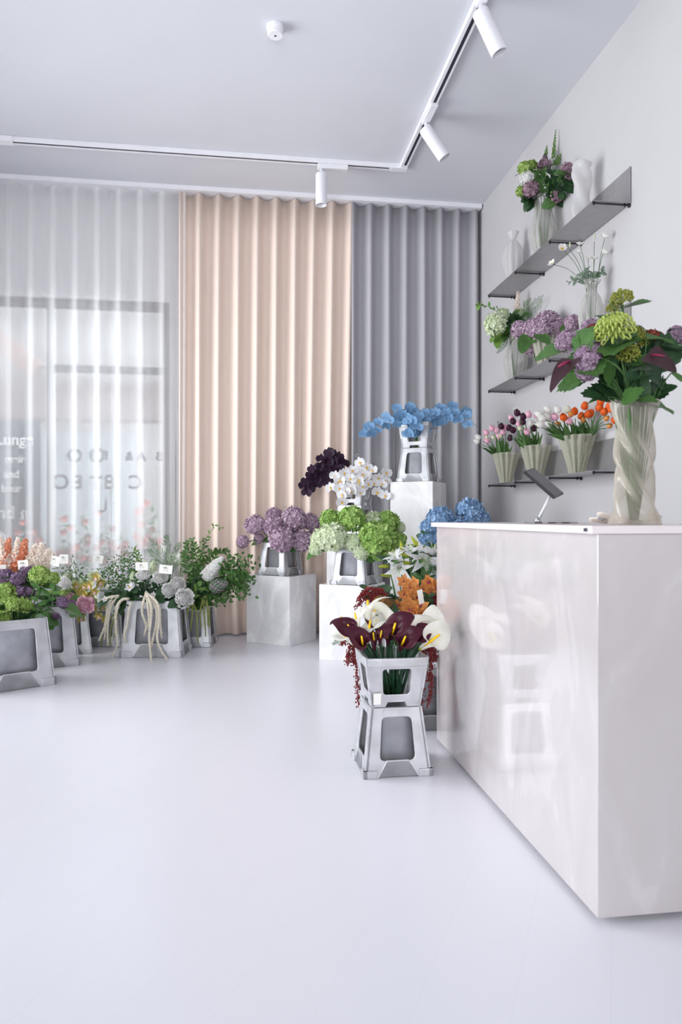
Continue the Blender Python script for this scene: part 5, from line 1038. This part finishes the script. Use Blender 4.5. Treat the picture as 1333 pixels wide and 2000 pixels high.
for where, B, lst in TU:
    D = B['c'].dot(FW)
    for col_, x, y in lst:
        px, py = Zu(x, y); r = .030 if col_ not in ('amber', 'pale') else .022; d = D+R_.uniform(-.09, .09)
        if px < 960: d = D+.03
        p = at(px, py, d); b = Vector((B['c'].x, B['c'].y, B['top'])); o = flower(B, 'tulip', 'tulip', LK[col_], where, px, py, d, TH[col_], r, 'tulip_head', out=1.0, cam_=.12, up=.35, leaves=('tulip', 0, 0), stem=(.0028, None), sink=.9, slack=.5)
        for _ in range(2):
            q, _f = mouth_of(B, p); dd = (p-q).normalized()+Vector((R_.uniform(-.35, .35), R_.uniform(-.35, .35), .1)); add_leaf(o, 'tulip', q-Vector((0, 0, .02)), dd, min((p-q).length*.85, .17)*R_.uniform(.75, 1.1), (R_.uniform(-1, 1), -1, .5), o.location)

# ================================================================ counter bouquet
Z5 = zm(1060, 550, .2048); W_ = 'counter bouquet'; D = 2.25; s_ = .2048*D/1400
H_DUS = [ball_head('hydrangea_head', (pm('petal_dusk', (158, 122, 152), (124, 90, 122)), pm('petal_dusk_pale', (190, 158, 182), (150, 114, 146))), 190, .23, seed=21)]
many(VL, 'hydrangea', 'hydrangea', 'dusky lilac hydrangea', W_, D, s_, H_DUS, [(235, 565, 100, .0), (430, 720, 112, -.08), (430, 840, 100, -.07), (460, 440, 88, .1), (1290, 510, 92, .05), (1080, 1130, 36, .04), (530, 640, 70, -.02)], Z5, hname='hydrangea_head', leaves=('lobe', 2, .085), stem=(.003, None))
many(VL, 'hydrangea', 'hydrangea', 'rust brown hydrangea', W_, D, s_, H_RUS, [(1040, 540, 112, .04), (480, 480, 90, .04)], Z5, hname='hydrangea_head', leaves=('lobed', 2, .085), stem=(.003, None))
flower(VL, 'green_spider_mum', 'chrysanthemum', 'large lime green spider chrysanthemum', W_, *Z5(690, 460), D-.1, MUM_G, 178*s_, 'spider_mum_head', leaves=('lobe', 2, .08), cam_=.45, up=.6)
many(VL, 'viburnum', 'viburnum', 'olive green viburnum cluster', W_, D, s_, UMB, [(760, 160, 110, .02), (690, 250, 80, .06), (870, 500, 100, -.02), (820, 690, 105, -.08), (920, 580, 90, 0)], Z5, hname='umbel_head', leaves=('lobe', 1, .07), stem=(.0025, None))
M_H = MB().petal(Matrix.Identity(4), 1.0, .66, 'heart', -.35, .16, 10, 0, .02).mesh('anthurium_spathe', M_ANTH); M_S = MB().tube([(.12, 0, .02), (.3, 0, .10), (.52, 0, .16)], [.025, .035, .02], 8).mesh('anthurium_spadix', M_ANTS)
for tip, root, d, L, up in (((50, 1010), (290, 740), 2.16, .115, (-.5, -.35, .5)), ((1310, 830), (1000, 690), 2.12, .115, (0, -.75, .65))):
    a, b = at(*Z5(*root), d), at(*Z5(*tip), d-.04); ba, path = stem_path(VL, a); o = thing('anthurium', ba, '', 'anthurium'); reg(o, 'dark plum anthurium with pink spadix', W_, Z5(*tip)[0], 'anthurium')
    add_stem(o, path, ba, .0022, M_STEM); q = mx(b-a, up).to_quaternion(); L = (b-a).length; link('spathe', M_H, o, a-ba, q, (L, L*1.6 if tip[0] > 500 else L*.85, L)); link('spadix', M_S, o, a-ba, q, (L*.9, L, L) )
def leafstem(kind, look, root, tip, d, lk, L, up=(0, -.6, .8), own=None):
    a, b = at(*Z5(*root), d), at(*Z5(*tip), d-.03); ba, path = stem_path(VL, a); o = thing('foliage_leaf', ba, '', 'leaf'); reg(o, look, W_, Z5(*tip)[0], 'leaf', own)
    add_stem(o, path, ba, .0018, M_STEM); add_leaf(o, lk, a, b-a, max(L, (b-a).length), up, ba)
for i0, (root, tip, d, lk) in enumerate((((640, 1130), (460, 1040), 2.2, 'lobed'), ((760, 1170), (900, 1020), 2.14, 'lobe'), ((900, 1130), (1040, 1110), 2.16, 'lobe'), ((1060, 1110), (1270, 960), 2.22, 'hydd'), ((640, 1000), (640, 780), 2.18, 'lobe'), ((560, 960), (480, 820), 2.2, 'hydd'), ((820, 950), (1180, 860), 2.15, 'longd'), ((840, 850), (1040, 800), 2.17, 'grey'), ((790, 920), (620, 680), 2.12, 'long'),
                         ((360, 640), (350, 440), 2.16, 'long'), ((330, 700), (420, 510), 2.18, 'lobe'), ((720, 310), (640, 150), 2.17, 'long'), ((770, 310), (750, 190), 2.2, 'longd'), ((1230, 870), (1330, 920), 2.2, 'hyd'), ((560, 1110), (430, 1140), 2.2, 'long'), ((1100, 560), (1240, 560), 2.25, 'hyd'), ((1000, 900), (1180, 1000), 2.22, 'hydd'), ((700, 900), (560, 850), 2.24, 'hydd'), ((900, 1000), (820, 820), 2.24, 'hydd'), ((950, 1080), (980, 900), 2.2, 'lobed'), ((700, 1150), (560, 980), 2.24, 'lobed'), ((1000, 480), (900, 380), 2.2, 'longd'), ((1200, 480), (1280, 440), 2.26, 'hydd'), ((760, 760), (660, 650), 2.22, 'hydd'), ((1050, 1130), (1120, 960), 2.26, 'lobed'), ((800, 1150), (760, 940), 2.26, 'hydd'))+tuple(((x0+40, y0+170), (x0+dx, y0), 2.2+.09*(i_ % 3), ('hydd', 'lobed', 'longd')[i_ % 3]) for i_, (x0, y0, dx) in enumerate(((600, 700, 60), (700, 680, -60), (800, 760, 90), (900, 700, -80), (980, 760, 60), (680, 860, -110), (780, 900, 120), (880, 860, -90), (1000, 880, 110), (1080, 800, -60), (620, 960, 100), (720, 1000, -90), (830, 1010, 110), (940, 980, -100), (1040, 1000, 100), (560, 760, 40), (1100, 700, 80))))):
    leafstem('leaf', {'lobe': 'green toothed leaf', 'lobed': 'dark toothed leaf', 'long': 'green narrow leaf', 'longd': 'dark narrow leaf', 'grey': 'grey green leaf', 'hyd': 'green oval leaf', 'hydd': 'dark oval leaf'}[lk], root, tip, d, lk, .10 if i0 > 25 else .05, (0, -.95, .35) if i0 > 25 else (0, -.6, .8))

# ================================================================ things on the counter
tb = thing('tablet_stand', xy(1076, 2.68, CZ), 'chrome and white tablet stand on the counter', 'tablet stand', None, -YAW)
link('base_plate', MB().box((-.085, -.055, .0005), (.085, .055, .0055)).mesh('base_plate', mat('chrome', (200, 198, 200), .12, .03, metal=.9), False), tb)
for i in range(3): link('base_slot', MB().box((-.075+.05*i, -.0555, .001), (-.045+.05*i, -.0549, .005)).mesh('base_slot', mat('base_slot_dark', (70, 50, 46), .5), False), tb)
k0 = at(1052, 1008, 2.68)-tb.location; k1 = at(1078, 963, 2.68)-tb.location
rr = Matrix.Rotation(YAW, 3, 'Z'); k0 = rr @ k0; k1 = rr @ k1; k0.z = .014
link('arm', MB().tube([k0, k1], .0055, 10).tube([k0+Vector((0, -.006, .004)), k1+Vector((0, -.006, .004))], .0035, 8).mesh('arm', M_WHITE), tb)
link('hinge', MB().blob(k0, .012, n=12, k=8).tube([(k0.x, k0.y, .004), (k0.x, k0.y, .016)], .012, 14).mesh('hinge', mat('chrome', (0, 0, 0))), tb); link('ball_joint', MB().blob(k1, .013, n=12, k=8).mesh('ball_joint', M_WHITE), tb)
tl, br_ = at(1010, 922, 2.62), at(1107, 968, 2.70); tr2 = at(1046, 916, 2.75)
tp = thing('tablet', at(1062, 944, 2.68), 'dark tablet tilted on its stand above the counter', 'tablet')
ex = (br_-tr2).normalized(); ey = (tl-tr2); ey = (ey-ex*ey.dot(ex)).normalized(); ez = ex.cross(ey)
if ez.z < 0: ez = -ez
ey = ez.cross(ex); Mt = Matrix(((ex.x, ey.x, ez.x, 0), (ex.y, ey.y, ez.y, 0), (ex.z, ey.z, ez.z, 0), (0, 0, 0, 1)))
tw_, th_ = .150/2, .108/2
bevel(link('tablet_body', MB().box((-tw_, -th_, -.004), (tw_, th_, .006), Mt).mesh('tablet_body', mat('tablet_black', (46, 46, 52), .35), False), tp), .003, 3)
link('back_plate', MB().box((-tw_+.012, -th_+.016, -.0055), (tw_-.002, th_-.012, -.0035), Mt).mesh('back_plate', mat('tablet_silver', (150, 150, 152), .35, .04, metal=.6), False), tp)
link('screen', MB().box((-tw_+.006, -th_+.006, .0055), (tw_-.006, th_-.006, .0065), Mt).mesh('screen', mat('screen_glass', (20, 20, 24), .08), False), tp)
bw_ = thing('crumpled_dish', xy(1222, 2.52, CZ+.0005), 'crumpled off white dish behind the twisted vase on the counter', 'dish'); rnd = random.Random(4)
def dish(u, v):
    a = 2*PI*v; r = .012+.105*u; w = 1+.12*math.cos(5*a+.8)*u+.06*math.cos(9*a)*u; return (r*w*math.cos(a), r*w*math.sin(a), .001+.03*u**2.2*(1+.5*math.cos(3*a+2)+.25*math.cos(7*a))*.75)
solid(link('dish', MB().grid(dish, 10, 60).mesh('dish', mat('dish_cream', (232, 224, 214), .6, .03)), bw_), .002)
for px, nm in ((1180, 'near the tablet'), (1277, 'on the far side of the vase')):
    p = at(px, 1010, 2.50); o = tag(link('chocolate_foil', None, None, (p.x, p.y, CZ+.016)), f'crumpled silver foil sweets in the dish {nm}', 'foil sweets')
    m = MB()
    for i in range(5):
        c_ = (rnd.uniform(-.016, .016), rnd.uniform(-.014, .014), rnd.uniform(0, .012)); m.grid(lambda u, v: (c_[0]+.011*math.sin(PI*u)*math.cos(2*PI*v)*(1+.2*math.cos(9*v+5*u)), c_[1]+.011*math.sin(PI*u)*math.sin(2*PI*v), c_[2]-.009*math.cos(PI*u)*(1+.2*math.sin(20*v))), 6, 9)
    link('foil', m.mesh('foil', mat('foil_silver', (210, 210, 214), .12, .03, metal=1.0), False), o)

# ================================================================ price cards
for B, px, py, d, w, h, tl_, s, own, yw in ((RA, 45, 1103, 4.9, .068, .062, -.08, '199.-', 'price card between purple hydrangeas and coral snapdragons', .1), (RA, 4, 1110, 4.95, .05, .05, 0, '', 'blank price card at the picture edge beside snapdragons', .3), (RA, 107, 1096, 5.0, .075, .07, .15, '99.-', 'bright white price card above the lime hydrangea', -.25), (RC, 125, 1092, 5.8, .07, .075, 0, '99.-', 'faint price card behind the bright white one', .0),
        (RD, 192, 1092, 6.0, .078, .068, .22, '79.-', 'grey price card standing alone before the sheer curtain', .1), (RE, 277, 1106, 5.5, .098, .06, -.05, '69.-', 'price card above the hanging cream amaranth', .0), (RE, 324, 1112, 5.5, .1, .066, .09, '199.-', 'price card above the white peonies', 0), (RF, 340, 1090, 5.78, .105, .075, -.22, '119.-', 'tilted price card before the upright branches', .1), (RF, 319, 1071, 5.95, .05, .055, .15, '', 'small blank card among the fern fronds', .2)):
    card(B, px, py, d, w, h, tl_, s, own, yw)
card(BO, *Zl(748, 1140), 3.5, .03, .07, -.2, '', 'blank white card among the orange orchids', .5)
card(FV[0], *Zu(237, 210), FV[0]['c'].dot(FW), .028, .07, -.1, '99.-', 'price card in the vase of pink tulips', .9)
card(FV[1], *Zu(405, 110), FV[1]['c'].dot(FW), .06, .075, -.2, '', 'white card above the dark plum tulips', .3)

def holder(B, px, py, d, own):            # empty wire card holder with a loop
    p = at(px, py, d); o = thing('card_holder', p, own, 'card holder', 'empty wire card holders', -YAW); mo, _ = mouth_of(B, p); e = mo-p; e.rotate(Quaternion((0, 0, 1), YAW))
    link('loop', MB().tube([(.013*math.cos(2*PI*k/16), 0, .013*math.sin(2*PI*k/16)) for k in range(17)], .0014, 5).mesh('loop', M_WIRE), o)
    link('wire', MB().tube([(0, 0, -.013), (0, 0, e.z*.5), e], .0014, 5).mesh('wire', M_WIRE), o)
holder(BL, 556, 991, 6.0, 'thin wire loop rising above the lilac hydrangeas'); holder(BW, 698, 890, 6.05, 'thin wire loop rising above the white orchids'); holder(BH, 928, 975, 4.9, 'thin wire loop rising above the blue hydrangeas')
# planting seen through the shop window
for i, (px, w) in enumerate(((70, 'h'), (145, 'h'), (220, 'h'), (295, 'h'))):
    p = on_y(px, 1040, 7.3+.1*(i % 2)); o = thing('street_planter', (p.x, p.y, -.02), '', 'planter'); reg(o, 'leafy planter', 'row outside the shop window', px, 'planter')
    link('pot', MB().lathe([(.12, 0), (.17, .45), (.18, .46), (.16, .44)], 20).mesh('pot', mat('pot_grey', (150, 150, 152), .7), True), o); m = MB(); rnd = random.Random(i)
    for k in range(150):
        c_ = Vector((max(-.12, min(.12, rnd.gauss(0, .1))), rnd.gauss(0, .06), .58+abs(rnd.gauss(0, .2))+.12*(i == 3))); m.petal(mx((rnd.uniform(-1, 1), rnd.uniform(-1, 1), rnd.uniform(-.2, .9)), (0, 0, 1), c_), .07, .04, 'oval', -.4, .2, 4, 0)
        if k % 9 == 0 and i in (0, 1, 2, 3): floret(m, c_+Vector((0, -.05, .08)), (0, -1, .4), .04, rnd, 5, 1)
    link('foliage', m.mesh('planter_leaves', [M_LEAF, mat('street_bloom', (222, 110, 90), .6)]), o)
write_labels()
